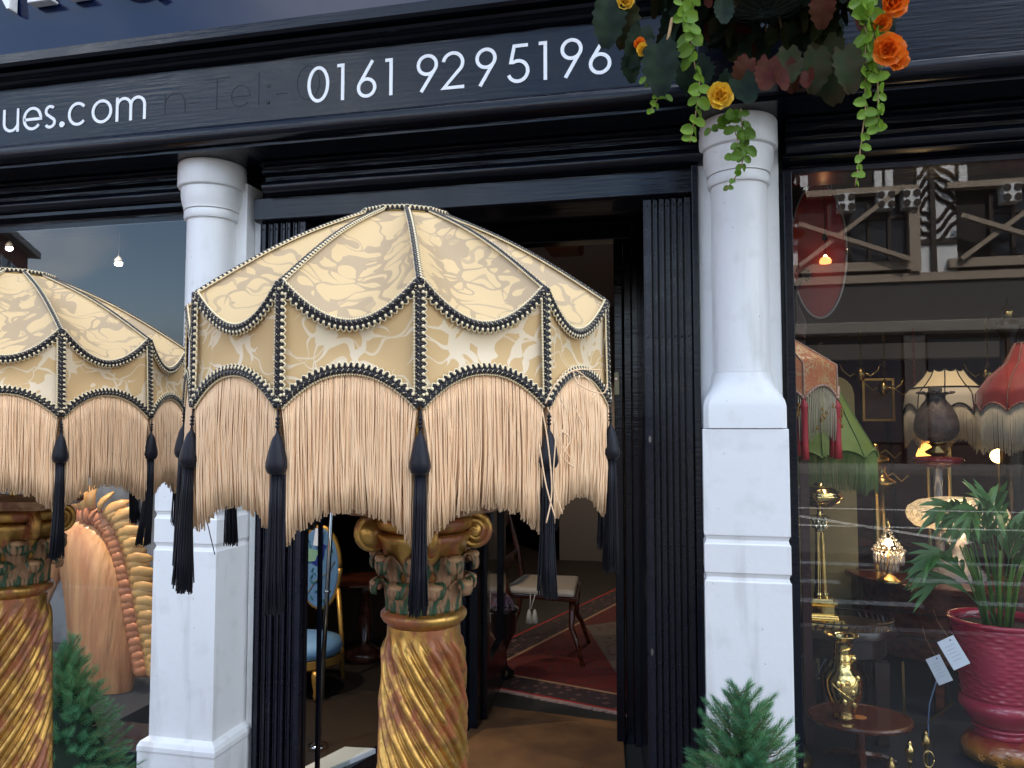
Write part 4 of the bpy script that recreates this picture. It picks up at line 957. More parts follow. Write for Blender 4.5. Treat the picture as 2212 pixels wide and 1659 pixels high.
#@@ITEMS@@
# ------------------------------------------------------------------ things in the right hand window
def emis(name, col, s): return mat(name, col, .4, emit=col, estr=s)
def dshade(t, c, n, prof, rise, flen, mf, mtrim, mfr, a0=0, tass=None, nfr=34, scal_top=0, mf2=None, dome=False):
    """panelled fabric shade: prof list of (r, z) top to bottom"""
    A = pi/n
    def pt(u, v):
        q = v*(len(prof)-1); k = min(int(q), len(prof)-2); f = q-k
        r = prof[k][0]*(1-f)+prof[k+1][0]*f; z = prof[k][1]*(1-f)+prof[k+1][1]*f
        s = 1-abs(2*u-1)**2; p = Vector((-r*sin(A), -r*cos(A), 0)).lerp(Vector((r*sin(A), -r*cos(A), 0)), u)
        p.z = z + rise*s*v**3 + scal_top*s*(1-v)**6; p.y -= (r*(1-cos(A))*.5*s); return p
    me = MB().grid(pt, 8, 4*(len(prof)-1)).mesh('shade_panel', mf, True)
    tr = MB().tube([pt(i/12, 1)+Vector((0, -.003, 0)) for i in range(13)], .0042, 6)
    tr.tube([pt(0, i/8)+Vector((-.001, -.002, 0)) for i in range(9)], .003, 5).tube([pt(i/8, 0)+Vector((0, -.002, 0)) for i in range(9)], .0034, 5)
    for i in range(14): tr.ball(tuple(pt((i+.5)/14, 1)+Vector((0, -.006, -.001))), .0045, 6, 4)
    trm = tr.mesh('trim', mtrim, True)
    fm = None
    if flen:
        fb_ = MB(); rn = random.Random(n)
        for i in range(nfr):
            s = (i+.5)/nfr; p = pt(s, 1); l = flen*(1+rn.uniform(-.04, .04)); dx = rn.uniform(-.003, .003)
            fb_.tube([p, (p.x+dx*.4, p.y-.002, p.z-l*.5), (p.x+dx, p.y, p.z-l)], .0016, 4)
        fm = fb_.mesh('fringe', mfr, True)
    for k in range(n):
        m_ = Matrix.Translation(Vector(c)-wloc(t)) @ Matrix.Rotation(a0+2*A*k, 4, 'Z')
        o = link('shade_panel', me, t); o.matrix_local = m_; link('trim', trm, o)
        if fm: q = link('fringe', fm, t); q.matrix_local = m_; q['kind'] = 'stuff'
        if tass:
            p = m_ @ pt(0, 1); tl = part('tassel', MB().lathe([(.003, .0), (.006, -.008), (.0135, -.024), (.0135, -.030), (.011, -.034), (.0115, -.12*tass[1]), (.014, -.16*tass[1])], seg=14), tass[0], t, smooth=True, local=True); tl.location = p
    return t
RSH = fabric('coral_damask', (.52, .17, .075), (.52, .30, .13), .4, 16)
CORD_PK = mat('pink_braid', (.42, .22, .17), .5, col2=(.6, .4, .3), nscale=200)
c0 = P(1676, 800, .48)
t = thing('coral_lamp', 'coral red damask lampshade with red tassels and gold beads, half hidden by the right column', 'lamp', (c0.x, .48, .46))
z1 = P(1676, 795, .48).z
dshade(t, (c0.x, .48, 0), 8, [(.035, z1+.115), (.205, z1), (.205, z1-.115)], .045, .16, RSH, CORD_PK, mat('ivory_fringe', (.62, .52, .36), .6), a0=pi/8+.32, tass=(mat('red_tassel', (.46, .035, .045), .45), 1.25), nfr=22)
bd = MB(); rn = random.Random(2)
AMB = mat('amber_bead', (.45, .22, .03), .15, trans=.3)
for i in range(90):
    a = rn.random()*2*pi; bd.ball((c0.x+.212*sin(a), .48-.212*cos(a), z1-.115-rn.uniform(.02, .10)), .0045, 6, 5, (.8, .8, 1.7))
part('bead_drops', bd, AMB, t, kind='stuff', smooth=True)
part('stem', MB().lathe([(.10, .46), (.09, .49), (.02, .50), (.014, .9), (.02, 1.2), (.01, z1+.10)], (c0.x, .48, 0), 16), BRASSD, t, smooth=True)
# green shade
GRN = mat('sage_green_silk', (.16, .24, .065), .6, col2=(.12, .18, .05), nscale=6); GRF = mat('green_fringe', (.12, .20, .055), .6)
c0 = P(1768, 900, 1.15); zt = P(1768, 810, 1.15).z; zb2 = P(1768, 985, 1.15).z
t = thing('green_lamp', 'wide green bell lampshade with long green fringe behind the coral shade', 'lamp', (c0.x, 1.15, .15))
dshade(t, (c0.x, 1.15, 0), 8, [(.05, zt), (.085, zt-.07), (.14, zt-.18), (.20, zt-.29), (.225, zb2)], .03, .16, GRN, GRF, GRF, a0=.3, nfr=34)
part('stem', MB().lathe([(.12, .15), (.12, .17), (.02, .19), (.013, 1.3), (.01, zt+.02)], (c0.x, 1.15, 0), 14), WOODD, t, smooth=True)
# olive screen
a, b = P(1728, 1434, 1.45), P(1860, 1434, 1.45); zt = P(1830, 812, 1.45).z
t = thing('olive_screen', 'tall olive fabric screen with rounded top corners behind the brass column lamp', 'screen', ((a.x+b.x)/2, 1.45, .15))
pl = [(a.x, .15), (b.x, .15), (b.x, zt-.09)] + [(b.x-.09+.09*cos(k*pi/12), zt-.09+.09*sin(k*pi/12)) for k in range(7)] + [(a.x, zt)]
part('panel', MB().prism(pl, 1.45, 1.48), mat('olive_linen', (.22, .185, .09), .85, col2=(.18, .15, .075), nscale=5, bump=.0006, bscale=300), t, bevel=.003)
part('foot', MB().box(a.x-.01, b.x+.01, 1.43, 1.5, .151, .17), WOODD, t)
# gallery table with brass corinthian oil lamp
zt = P(1790, 1345, .80).z; c0 = P(1812, 1345, .80)
t = thing('gallery_table', 'dark carved table with a pierced gallery, under the brass column lamp', 'table', (c0.x, .80, .15))
part('table_top', MB().lathe([(.17, zt-.035), (.20, zt-.028), (.20, zt-.006), (.195, zt)], (c0.x, .80, 0), 32, 1.0, .75), WOODD, t, auto=35)
part('apron', MB().lathe([(.155, zt-.11), (.165, zt-.10), (.165, zt-.037)], (c0.x, .80, 0), 32, 1.0, .75), WOODD, t, auto=35)
mb = MB()
for k in range(44):
    a_ = 2*pi*k/44; mb.tube([(c0.x+.19*cos(a_), .80+.1425*sin(a_), zt-.002), (c0.x+.19*cos(a_+.06), .80+.1425*sin(a_+.06), zt+.022)], .003, 4)
mb.tube([(c0.x+.19*cos(k*pi/24), .80+.1425*sin(k*pi/24), zt+.025) for k in range(49)], .004, 5)
part('gallery', mb, WOODD, t)
for sx_, sy_ in ((-1, -1), (1, -1), (-1, 1), (1, 1)):
    x_, y_ = c0.x+sx_*.125, .80+sy_*.085
    part('leg', MB().square([(.022, .15), (.017, .2), (.019, .5), (.026, zt-.11)], (x_, y_)), WOODD, t, bevel=.002)
    if sy_ < 0: part('fretwork_bracket', MB().tube([(x_, y_, zt-.14), (x_-sx_*.02, y_, zt-.19), (x_-sx_*.055, y_, zt-.16), (x_-sx_*.075, y_, zt-.115)], .006, 5).tube([(x_, y_, zt-.22), (x_-sx_*.03, y_, zt-.17), (x_-sx_*.03, y_, zt-.13)], .005, 5), WOODD, t)
b0 = P(1775, 1340, .78); bx_, by_ = b0.x, .78
t = thing('brass_column_lamp', 'tall brass oil lamp with a fluted Corinthian column, on the gallery table', 'oil lamp', (bx_, by_, zt))
zb_ = zt+.001; hs_ = lambda v: P(1772, v, .78).z
z_cap, z_sh0, z_sh1 = hs_(1118), hs_(1148), hs_(1290)
part('stepped_base', MB().square([(.082, zb_), (.082, zb_+.012), (.068, zb_+.014), (.068, zb_+.026), (.052, zb_+.030), (.050, zb_+.040), (.040, zb_+.044), (.040, z_sh1-.025), (.050, z_sh1-.018), (.050, z_sh1-.008), (.036, z_sh1-.006), (.036, z_sh1)], (bx_, by_)), BRASS, t, bevel=.0015)
rs = []
for r_, z_ in ((.026, z_sh1+.001), (.027, z_sh1+.012), (.023, z_sh1+.02), (.0165, z_sh0)):
    rs.append([(bx_+r_*(1-.09*(k % 2))*cos(2*pi*k/40), by_+r_*(1-.09*(k % 2))*sin(2*pi*k/40), z_) for k in range(40)])
part('fluted_shaft', MB().rings(rs), BRASS, t, smooth=False)
cpm = MB().lathe([(.017, z_sh0), (.020, z_sh0+.004), (.017, z_sh0+.008), (.019, z_cap-.012), (.028, z_cap-.002)], (bx_, by_, 0), 20)
for k in range(8):
    for z_, o_ in ((z_sh0+.02, 0), (z_sh0+.036, .39)):
        a_ = k*pi/4+o_; cpm.ball((bx_+.022*cos(a_), by_+.022*sin(a_), z_), .0062, 7, 5, (1, 1, 1.5))
for k in range(4):
    a_ = k*pi/2+.5; cpm.ball((bx_+.033*cos(a_), by_+.033*sin(a_), z_cap-.004), .0075, 8, 5)
cpm.square([(.030, z_cap), (.034, z_cap+.006)], (bx_, by_))
part('capital', cpm, mat('silvered_brass', (.55, .52, .38), .25, 1), t, smooth=False)
zf = hs_(1070)
part('stem', MB().lathe([(.008, z_cap+.006), (.012, z_cap+.012), (.007, z_cap+.018), (.012, zf-.04)], (bx_, by_, 0), 16), BRASS, t, smooth=True)
part('font', MB().lathe([(.010, zf-.042), (.05, zf-.040), (.077, zf-.022), (.086, zf-.004), (.085, zf+.004), (.080, zf+.006), (.082, zf+.010), (.075, zf+.016), (.070, zf+.018), (.064, zf+.028), (.03, zf+.036), (.018, zf+.040), (.018, zf+.048), (.006, zf+.05)], (bx_, by_, 0), 40), BRASS, t, smooth=True)
part('filler_cap', MB().lathe([(.008, 0), (.008, .014), (.010, .015), (.010, .019)], (bx_-.052, by_-.02, zf+.022), 12), BRASS, t, auto=35)
tg = thing('swing_tag', 'dark diamond shaped price tag hanging from the brass column lamp', 'price tag', (bx_-.078, by_-.04, zf+.03))
part('card', MB().add([(0, 0, 0), (-.022, .002, -.075), (-.004, 0, -.115), (.018, -.002, -.05)], [(0, 1, 2, 3)]), mat('navy_card', (.05, .06, .10), .6), tg, local=True, solid=.001)
part('string', MB().tube([(0, 0, 0), (.008, 0, .02), (.024, .01, .03)], .0006, 4), CREAM, tg, local=True)
# oval tripod table with brass vase
c0 = P(1857, 1548, .50)
OVL = thing('oval_table', 'oval mahogany tripod table with a round satinwood inlay, in the right window', 'table', (c0.x, .50, .46))
part('table_top', MB().lathe([(.150, -.018), (.166, -.012), (.169, -.004), (.166, .002), (.158, .003), (.155, .0), (.02, .0), (.0005, .0)], (c0.x, .50, c0.z), 56, 1.0, .80), WOOD, OVL, auto=30)
part('inlay', MB().lathe([(.026, .0), (.026, .0012), (.0004, .0012)], (c0.x-.005, .492, c0.z+.0005), 28, 1, .72), INLAY, OVL)
part('pedestal', MB().lathe([(.022, .47), (.016, .5), (.015, c0.z-.09), (.021, c0.z-.075), (.018, c0.z-.06), (.020, c0.z-.02)], (c0.x, .50, 0), 20), WOOD, OVL, smooth=True)
for k in range(3):
    a_ = k*2.094+.4; part('foot', MB().tube([(c0.x, .50, .50), (c0.x+.08*cos(a_), .50+.08*sin(a_), .485), (c0.x+.13*cos(a_), .50+.13*sin(a_), .462)], [.012, .010, .008], 6), WOOD, OVL)
struct('display_floor', MB().box(.305, 3.2, .30, 3.0, .151, .455), mat('display_cloth', (.012, .014, .022), .8))
struct('display_floor', MB().box(-5, -2.2, .30, 1.69, .151, .455), mat('display_cloth', (.012, .014, .022), .8))
v0 = P(1822, 1533, .47); vx, vy = v0.x, .47; vz = c0.z+.003
t = thing('brass_vase', 'polished brass vase with a branch in relief, standing on the oval table', 'vase', (vx, vy, vz))
h = P(1822, 1370, .47).z - vz
pr_ = [(.030, 0), (.032, .012), (.028, .02), (.034, .04), (.050, .09), (.055, .125), (.054, .155), (.045, .185), (.030, .20), (.027, .225), (.028, .245), (.024, .252), (.025, .262), (.026, .29), (.034, .315), (.045, .326), (.047, .33), (.043, .331), (.026, .318), (.020, .25)]
k_ = h/.33; pr_ = [(r*1.4, z) for r, z in pr_]
part('body', MB().lathe([(r*k_*1.0, z*k_) for r, z in pr_], (vx, vy, vz), 40), BRASS, t, smooth=True)
mb = MB()
def onv(a_, z):
    for (r0, z0_), (r1, z1_) in zip(pr_[:-6], pr_[1:-5]):
        if z0_ <= z <= z1_: r = r0+(r1-r0)*(z-z0_)/(z1_-z0_); return (vx+r*k_*1.03*sin(a_), vy-r*k_*1.03*cos(a_), vz+z*k_)
    return (vx, vy, vz)
mb.tube([onv(-1.0+q*.16, .03+.0135*q) for q in range(12)], .0028, 6); mb.tube([onv(.9-q*.2, .06+.011*q) for q in range(10)], .0022, 6)
mb.tube([onv(-1.8+q*.3, .255+.003*q) for q in range(13)], .0035, 6); mb.tube([onv(-1.8+q*.3, .215+.001*q) for q in range(13)], .0025, 6)
for a_, z in ((.3, .12), (-.4, .15), (.7, .17), (-.1, .08), (.5, .07)): mb.ball(onv(a_, z), .009, 8, 5, (1, .5, 1.5))
mb.ball(onv(1.2, .24), .014, 8, 5)
part('relief_branch', mb, BRASS, t, smooth=True)
tg = thing('swing_tag', 'thin price tag seen edge on, hanging left of the brass vase', 'price tag', (vx-.06, vy-.03, vz+.2))
part('card', MB().add([(0, 0, 0), (-.028, .01, -.065), (-.022, .03, -.068), (.006, .02, -.003)], [(0, 1, 2, 3)]), mat('navy_card', (.05, .06, .10), .6), tg, local=True, solid=.001)
# demilune chest
q0 = P(1870, 1275, 1.05); q1 = P(2225, 1318, 1.05)
t = thing('mahogany_chest', 'bow fronted mahogany chest behind the potted palm', 'chest of drawers', (q0.x+.45, 1.3, .455))
ch = lambda z, g: [(q0.x+.46+(.46+g)*cos(a_), 1.42+(.42+g)*sin(a_), z) for a_ in [pi+pi*i/28 for i in range(29)]]
cz = .965
part('top', MB().rings([ch(cz-.028, .0), ch(cz-.024, .012), ch(cz-.004, .012), ch(cz, .006)]), WOOD, t)
part('carcass', MB().rings([ch(.66, -.015), ch(cz-.030, -.015)]), WOOD, t)
for zz_ in (.75, .85): part('drawer_line', MB().tube([(x, y-.001, z) for x, y, z in ch(zz_, -.013)], .003, 4), WOODD, t)
for a_ in (pi*1.02, pi*1.35, pi*1.65, pi*1.98): part('leg', MB().square([(.014, .456), (.02, .659)], (q0.x+.46+.42*cos(a_), 1.42+.38*sin(a_))), WOOD, t)
# crystal lamp
CRY = mat('cut_crystal', (.95, .93, .92), .03, trans=.85, ior=1.5, bump=.002, bscale=120)
b0 = P(1922, 1290, 1.12); cxx, cyy = b0.x, 1.12; czz = cz+.001
t = thing('crystal_lamp', 'small lit crystal drop lamp with a pointed crown, on the mahogany chest', 'table lamp', (cxx, cyy, czz))
hh = lambda v: P(1916, v, 1.12).z
part('foot', MB().lathe([(.048, 0), (.050, .006), (.034, .016), (.014, .03), (.010, .045), (.010, hh(1190)-czz)], (cxx, cyy, czz), 20), BRASSD, t, smooth=True)
zr_ = hh(1190)
part('ring', MB().tube([(cxx+.056*cos(a_*pi/14), cyy+.056*sin(a_*pi/14), zr_) for a_ in range(29)], .003, 5), BRASS, t)
drop = MB().lathe([(.001, .0), (.004, -.006), (.0055, -.04), (.001, -.052)], seg=6).mesh('crystal_drop', CRY, False)
for tier, (r_, z_, n_) in enumerate(((.056, zr_-.002, 22), (.034, zr_-.035, 14))):
    for k in range(n_):
        o = link('crystal_drop', drop, t); o.location = (r_*cos(2*pi*k/n_), r_*sin(2*pi*k/n_), z_-czz)
bead = MB().ball((0, 0, 0), .005, 7, 5).mesh('crystal_bead', CRY, False)
zt_ = hh(1135)
for j in range(7):
    q = j/6; r_ = .054*(1-q)**1.3+.008; n_ = max(5, int(20*(1-q)))
    for k in range(n_):
        o = link('crystal_bead', bead, t); o.location = (r_*cos(2*pi*k/n_+j), r_*sin(2*pi*k/n_+j), zr_+.004+(zt_-zr_)*q*.8-czz)
part('finial', MB().lathe([(.012, zt_-.02), (.006, zt_-.005), (.008, zt_), (.001, zt_+.03)], (cxx, cyy, 0), 10), BRASS, t, smooth=True)
part('bulb', MB().ball((cxx, cyy, hh(1172)), .016, 12, 8), emis('warm_bulb', (1, .72, .36), 5), t, smooth=True)
point('crystal_lamp_light', (cxx, cyy-.0, hh(1172)-.03), .25)
# cut glass mushroom lamp
CG = mat('cut_glass_lit', (.95, .80, .58), .08, trans=.45, bump=.006, bscale=70, emit=(1, .70, .38), estr=.28)
def cutglass(name):
    m = mat(name, (.90, .78, .60), .10, trans=.35, emit=(1, .66, .33), estr=.5)
    t_ = m.node_tree; b_ = t_.nodes['Principled BSDF']; vo = N(t_, 'ShaderNodeTexVoronoi'); vo.inputs['Scale'].default_value = 70; co = N(t_, 'ShaderNodeTexCoord')
    t_.links.new(co.outputs['Object'], vo.inputs['Vector']); bp = N(t_, 'ShaderNodeBump'); bp.inputs['Distance'].default_value = .006; t_.links.new(vo.outputs['Distance'], bp.inputs['Height']); t_.links.new(bp.outputs[0], b_.inputs['Normal'])
    r_ = N(t_, 'ShaderNodeMapRange'); r_.inputs['From Min'].default_value = .25; r_.inputs['From Max'].default_value = .6; r_.inputs['To Min'].default_value = .02; r_.inputs['To Max'].default_value = .17
    t_.links.new(vo.outputs['Distance'], r_.inputs['Value']); t_.links.new(r_.outputs[0], b_.inputs['Emission Strength']); return m
CG = cutglass('cut_glass_lit')
m0 = P(2066, 1105, 1.30); rM = (P(2176, 1105, 1.3).x-P(1958, 1105, 1.3).x)/2
t = thing('mushroom_lamp', 'lit cut glass lamp with a wide mushroom shade behind the palm', 'table lamp', (m0.x, 1.30, cz))
part('shade', MB().lathe([(rM*.84, m0.z-.062), (rM*.97, m0.z-.035), (rM, m0.z-.008), (rM*.95, m0.z+.018), (rM*.75, m0.z+.044), (rM*.4, m0.z+.058), (.004, m0.z+.061)], (m0.x, 1.30, 0), 48, cap=False), CG, t, smooth=True)
part('rim', MB().tube([(m0.x+rM*.84*cos(a_*pi/24), 1.3+rM*.84*sin(a_*pi/24), m0.z-.064) for a_ in range(49)], .004, 5), BRASS, t, smooth=True)
part('bulb', MB().ball((m0.x, 1.28, m0.z-.008), .022, 12, 8), emis('warm_bulb', (1, .72, .36), 22), t, smooth=True)
CG2 = mat('cut_glass_clear', (.92, .86, .84), .06, trans=.7, bump=.006, bscale=60)
part('stem', MB().lathe([(.115, .001), (.112, .012), (.08, .05), (.035, .09), (.02, .12), (.045, .16), (.05, .20), (.025, .24), (.02, m0.z-.06-cz)], (m0.x, 1.30, cz), 32), CG2, t, smooth=True)
point('mushroom_lamp_light', (m0.x, 1.25, m0.z-.09), .35)
# dark glass oil lamp
d0 = P(2022, 905, 1.45); RD = (P(2069, 905, 1.45).x-P(1973, 905, 1.45).x)/2; zc_ = lambda v: P(2022, v, 1.45).z
DG = mat('smoky_etched_glass', (.055, .040, .038), .42, col2=(.10, .075, .07), nscale=30, spec=.4, bump=.003, bscale=80)
t = thing('oil_lamp', 'oil lamp with a smoky etched globe and frilled rim in front of the cream shade', 'oil lamp', (d0.x, 1.45, .95))
pr_ = [(.60, 952), (.86, 944), (1.0, 930), (1.0, 915), (.93, 900), (.80, 886), (.62, 873), (.46, 864), (.42, 858), (.48, 853)]
part('globe', MB().lathe([(RD*r_, zc_(v_)) for r_, v_ in pr_], (d0.x, 1.45, 0), 40, cap=False), DG, t, smooth=True)
rs = []
for r_, v_, am in ((.48, 853, .0), (.62, 850, .04), (.78, 848, .11)):
    rs.append([(d0.x+RD*(r_+am*cos(k*pi*14/28))*cos(2*pi*k/56), 1.45+RD*(r_+am*cos(k*pi*14/28))*sin(2*pi*k/56), zc_(v_)+am*.05*sin(k*pi/2)) for k in range(56)])
part('frilled_rim', MB().rings(rs, cap=False), DG, t, smooth=True, solid=.002)
part('chimney', MB().lathe([(.028, zc_(850)), (.028, zc_(836)), (.026, zc_(836)), (.026, zc_(850))], (d0.x, 1.45, 0), 20), mat('clear_glass_chimney', (.8, .75, .7), .03, trans=.9), t, smooth=True)
part('burner', MB().lathe([(.02, zc_(985)), (.045, zc_(980)), (.05, zc_(975)), (.02, zc_(966)), (.03, zc_(960)), (.05, zc_(956))], (d0.x, 1.45, 0), 20), BRASSD, t, smooth=True)
part('font', MB().lathe([(.02, zc_(1012)), (.09, zc_(1003)), (.11, zc_(995)), (.10, zc_(988)), (.02, zc_(984))], (d0.x, 1.45, 0), 28), mat('ruby_glass', (.12, .01, .02), .06, coat=.5), t, smooth=True)
part('column', MB().lathe([(.09, .97), (.08, .985), (.018, 1.0), (.02, 1.15), (.014, 1.2), (.02, zc_(1012))], (d0.x, 1.45, 0), 18), mat('clear_glass_stem', (.8, .8, .85), .05, trans=.7), t, smooth=True)
t2 = thing('side_stand', 'dark wooden stand under the lamps at the back of the display', 'table', (d0.x, 1.6, .455))
part('top', MB().box(d0.x-.35, d0.x+.45, 1.40, 1.9, .945, .968), WOODD, t2, bevel=.004)
for sx_ in (-.3, .4):
    for sy_ in (1.45, 1.85): part('leg', MB().box(d0.x+sx_-.02, d0.x+sx_+.02, sy_-.02, sy_+.02, .456, .944), WOODD, t2)
# cream lamp shade with black trim
CRF = mat('cream_silk_lit', (.70, .56, .34), .6, emit=(1, .74, .42), estr=.05); CRT = mat('black_trim', (.015, .012, .012), .5)
e0 = P(2044, 860, 1.75); zz = lambda v: P(2044, v, 1.75).z; rr2 = (P(2130, 900, 1.75).x-P(1944, 900, 1.75).x)/2
t = thing('cream_lamp', 'cream scalloped lampshade with black trim behind the smoky oil lamp', 'lamp', (e0.x, 1.75, .97))
dshade(t, (e0.x, 1.75, 0), 10, [(rr2*.40, zz(798)), (rr2*.52, zz(815)), (rr2*.72, zz(833)), (rr2*.80, zz(838))], .0, 0, CRF, CRT, CRF, scal_top=-.012)
dshade(t, (e0.x, 1.75, 0), 10, [(rr2*.81, zz(838)), (rr2*.97, zz(852)), (rr2*1.02, zz(885)), (rr2, zz(893))], .045, .17, mat('ivory_silk', (.62, .55, .44), .6), CRT, mat('ivory_silk_fringe', (.50, .44, .34), .6), nfr=30)
part('stem', MB().lathe([(.08, .97), (.015, .99), (.012, zz(800))], (e0.x, 1.75, 0), 12), BRASSD, t)
# red dome lamp at the right edge
RED = mat('crimson_silk', (.24, .005, .004), .6, col2=(.22, .006, .005), nscale=6, sheen=.3)
r0_ = P(2222, 850, 1.35); zz = lambda v: P(2222, v, 1.35).z
t = thing('crimson_lamp', 'crimson domed lampshade with ivory fringe, cut by the right edge', 'lamp', (r0_.x, 1.35, .46))
wR = r0_.x-P(2111, 880, 1.35).x
dshade(t, (r0_.x, 1.35, 0), 10, [(wR*.22, zz(742)), (wR*.42, zz(785)), (wR*.75, zz(815)), (wR*.97, zz(850)), (wR, zz(888))], .035, .19, RED, mat('dark_red_braid', (.13, .03, .028), .6, col2=(.30, .16, .13), nscale=220), mat('ivory_silk_fringe', (.50, .44, .34), .6), nfr=34, a0=.2)
part('stem', MB().lathe([(.12, .456), (.11, .48), (.018, .50), (.014, 1.2), (.01, zz(745))], (r0_.x, 1.35, 0), 14), mat('grey_metal_stem', (.25, .25, .27), .35, 1), t, smooth=True)
# glowing globe
g0 = P(2156, 985, 1.9)
t = thing('globe_light', 'glowing yellow globe lamp low at the right of the display', 'lamp', (g0.x, 1.9, .46))
part('globe', MB().ball(tuple(g0), .035, 16, 10), emis('yellow_globe', (1, .66, .22), 3.2), t, smooth=True)
part('stem', MB().lathe([(.08, .456), (.01, .48), (.01, g0.z-.035)], (g0.x, 1.9, 0), 12), BRASSD, t)
g0 = P(2003, 978, 1.9)
t = thing('amber_light', 'small amber glass lamp glowing below the smoky oil lamp', 'lamp', (g0.x, 1.9, .97))
part('shade', MB().lathe([(.05, -.04), (.052, -.01), (.035, .03), (.01, .055)], tuple(g0), 14), emis('amber_glass_glow', (1, .42, .08), 1.0), t, smooth=True)
part('stem', MB().lathe([(.06, .97), (.01, .985), (.01, g0.z-.041)], (g0.x, 1.9, 0), 12), BRASSD, t)
# more brass lamps in shadow behind
for (u, v, lb) in ((1905, 1035, 'shadowed brass table lamp with a pierced font, behind the crystal lamp'), (1890, 985, 'shadowed brass lamp right of the green fringe')):
    g0 = P(u, v, 1.75); t = thing('brass_lamp', lb, 'lamp', (g0.x, 1.75, .97), group='brass lamps at the back of the display')
    part('body', MB().lathe([(.07, .97-g0.z), (.065, .99-g0.z), (.02, 1.02-g0.z), (.012, -.08), (.03, -.05), (.06, -.03), (.065, -.01), (.03, .01), (.015, .04), (.02, .06)], tuple(g0), 20), BRASSD, t, smooth=True)
    part('arm', MB().tube([g0, g0+Vector((.05, 0, .03)), g0+Vector((.09, 0, -.01)), g0+Vector((.12, 0, .02))], .004, 5), BRASSD, t)
sh_ = thing('back_cabinet', 'dark cabinet behind the display lamps', 'cabinet', (1.2, 2.4, .455))
part('carcass', MB().box(.55, 2.6, 2.3, 2.8, .456, .95), WOODD, sh_, bevel=.004)
part('top', MB().box(.52, 2.63, 2.26, 2.82, .951, .98), WOOD, sh_, bevel=.004)
# hanging chains with pendants, picture frame, mahogany post
for i, (u, v0_, v1_, lb) in enumerate(((1731, 745, 790, 'thin hanging chain with a dark wire pendant, nearest the coral shade'), (1858, 735, 800, 'hanging chain ending in a dark iron hanging lamp'), (1908, 738, 830, 'hanging chain with a small brass spotlight, left of the picture frame'), (1972, 725, 840, 'red and brass hanging rod between the frame and the cream shade'), (2130, 700, 800, 'long hanging chain above the cream shade'))):
    a_ = P(u, v0_-20, 1.9); b_ = P(u, v1_, 1.9); t = thing('hanging_pendant', lb, 'pendant', (a_.x, 1.9, a_.z), group='chains and pendants hanging in the right window')
    n_ = int((a_.z-b_.z)/.022)
    for k in range(n_):
        zz_ = a_.z-k*.022; part('chain_link', MB().tube([(a_.x+(.006 if k % 2 else .002)*cos(q*pi/4), 1.9+(.002 if k % 2 else .006)*cos(q*pi/4), zz_-.011+.013*sin(q*pi/4)) for q in range(9)], .0018, 4), BRASSD if i != 3 else mat('red_lacquer', (.22, .03, .02), .3), t)
    part('hook_ball', MB().lathe([(.003, .02), (.02, .005), (.028, -.02), (.018, -.05), (.004, -.06)], tuple(b_), 14), BRASSD, t, smooth=True)
    for sg in (-1, 1): part('arm', MB().tube([b_, b_+Vector((.05*sg, 0, -.03)), b_+Vector((.085*sg, 0, .0)), b_+Vector((.10*sg, 0, .035))], .004, 5), BRASSD, t, smooth=True)
a_, b_ = P(1868, 905, 2.1), P(1925, 822, 2.1)
t = thing('picture_frame', 'dark picture in a thin gilt frame behind the hanging chains', 'picture', (a_.x, 2.1, a_.z))
part('canvas', MB().box(a_.x, b_.x, 2.1, 2.12, a_.z, b_.z), mat('dark_canvas', (.05, .025, .02), .5, col2=(.09, .05, .03), nscale=9), t)
for x0, x1, z0_, z1_ in ((a_.x-.012, a_.x, a_.z-.012, b_.z+.012), (b_.x, b_.x+.012, a_.z-.012, b_.z+.012), (a_.x+.001, b_.x-.001, b_.z, b_.z+.012), (a_.x+.001, b_.x-.001, a_.z-.012, a_.z)):
    part('moulding', MB().box(x0, x1, 2.085, 2.13, z0_, z1_), mat('gilt_frame', (.55, .33, .10), .3, .8), t)
part('easel_leg', MB().bar((a_.x, 2.2, a_.z-.01), (a_.x-.05, 2.25, .98), .02, .02), WOODD, t)
part('easel_leg', MB().bar((b_.x, 2.2, a_.z-.01), (b_.x+.05, 2.25, .98), .02, .02), WOODD, t)
p0 = P(2192, 700, 1.7)
t = thing('mahogany_post', 'dark mahogany bed post with a brass ball finial at the right edge', 'post', (p0.x, 1.7, .46))
zt_ = P(2176, 690, 1.7).z
part('post', MB().lathe([(.05, .456), (.05, 1.0), (.035, 1.05), (.055, 1.2), (.05, 1.6), (.035, zt_-.08), (.055, zt_-.05), (.05, zt_)], (p0.x-.03, 1.7, 0), 20), WOODD, t, smooth=True)
part('finial', MB().lathe([(.012, 0), (.02, .01), (.028, .035), (.02, .058), (.006, .066), (.008, .085), (.001, .11)], (p0.x-.03, 1.7, zt_), 16), BRASS, t, smooth=True)
part('crest', MB().prism([(p0.x+.02, zt_-.06), (p0.x+.05, zt_-.04), (p0.x+.09, zt_+.05), (p0.x+.2, zt_+.16), (p0.x+.3, zt_+.18), (p0.x+.3, zt_-.06)], 1.68, 1.73), WOODD, t, bevel=.004)
# interior bulkhead over the display, coving
t = thing('display_bulkhead', 'pale plaster bulkhead across the right window display', 'bulkhead', (1.8, 2.0, 2.2))
zz1 = P(1900, 775, 2.3).z; zz2 = P(1900, 742, 2.3).z
part('bulkhead', MB().box(.55, 3.2, 2.3, 2.42, zz1, zz2), mat('plaster_strip', (.30, .26, .22), .8), t)
part('wall_above', MB().box(.55, 3.2, 2.32, 2.40, zz2+.001, 2.949), mat('wall_above_paint', (.05, .035, .030), .7), t)
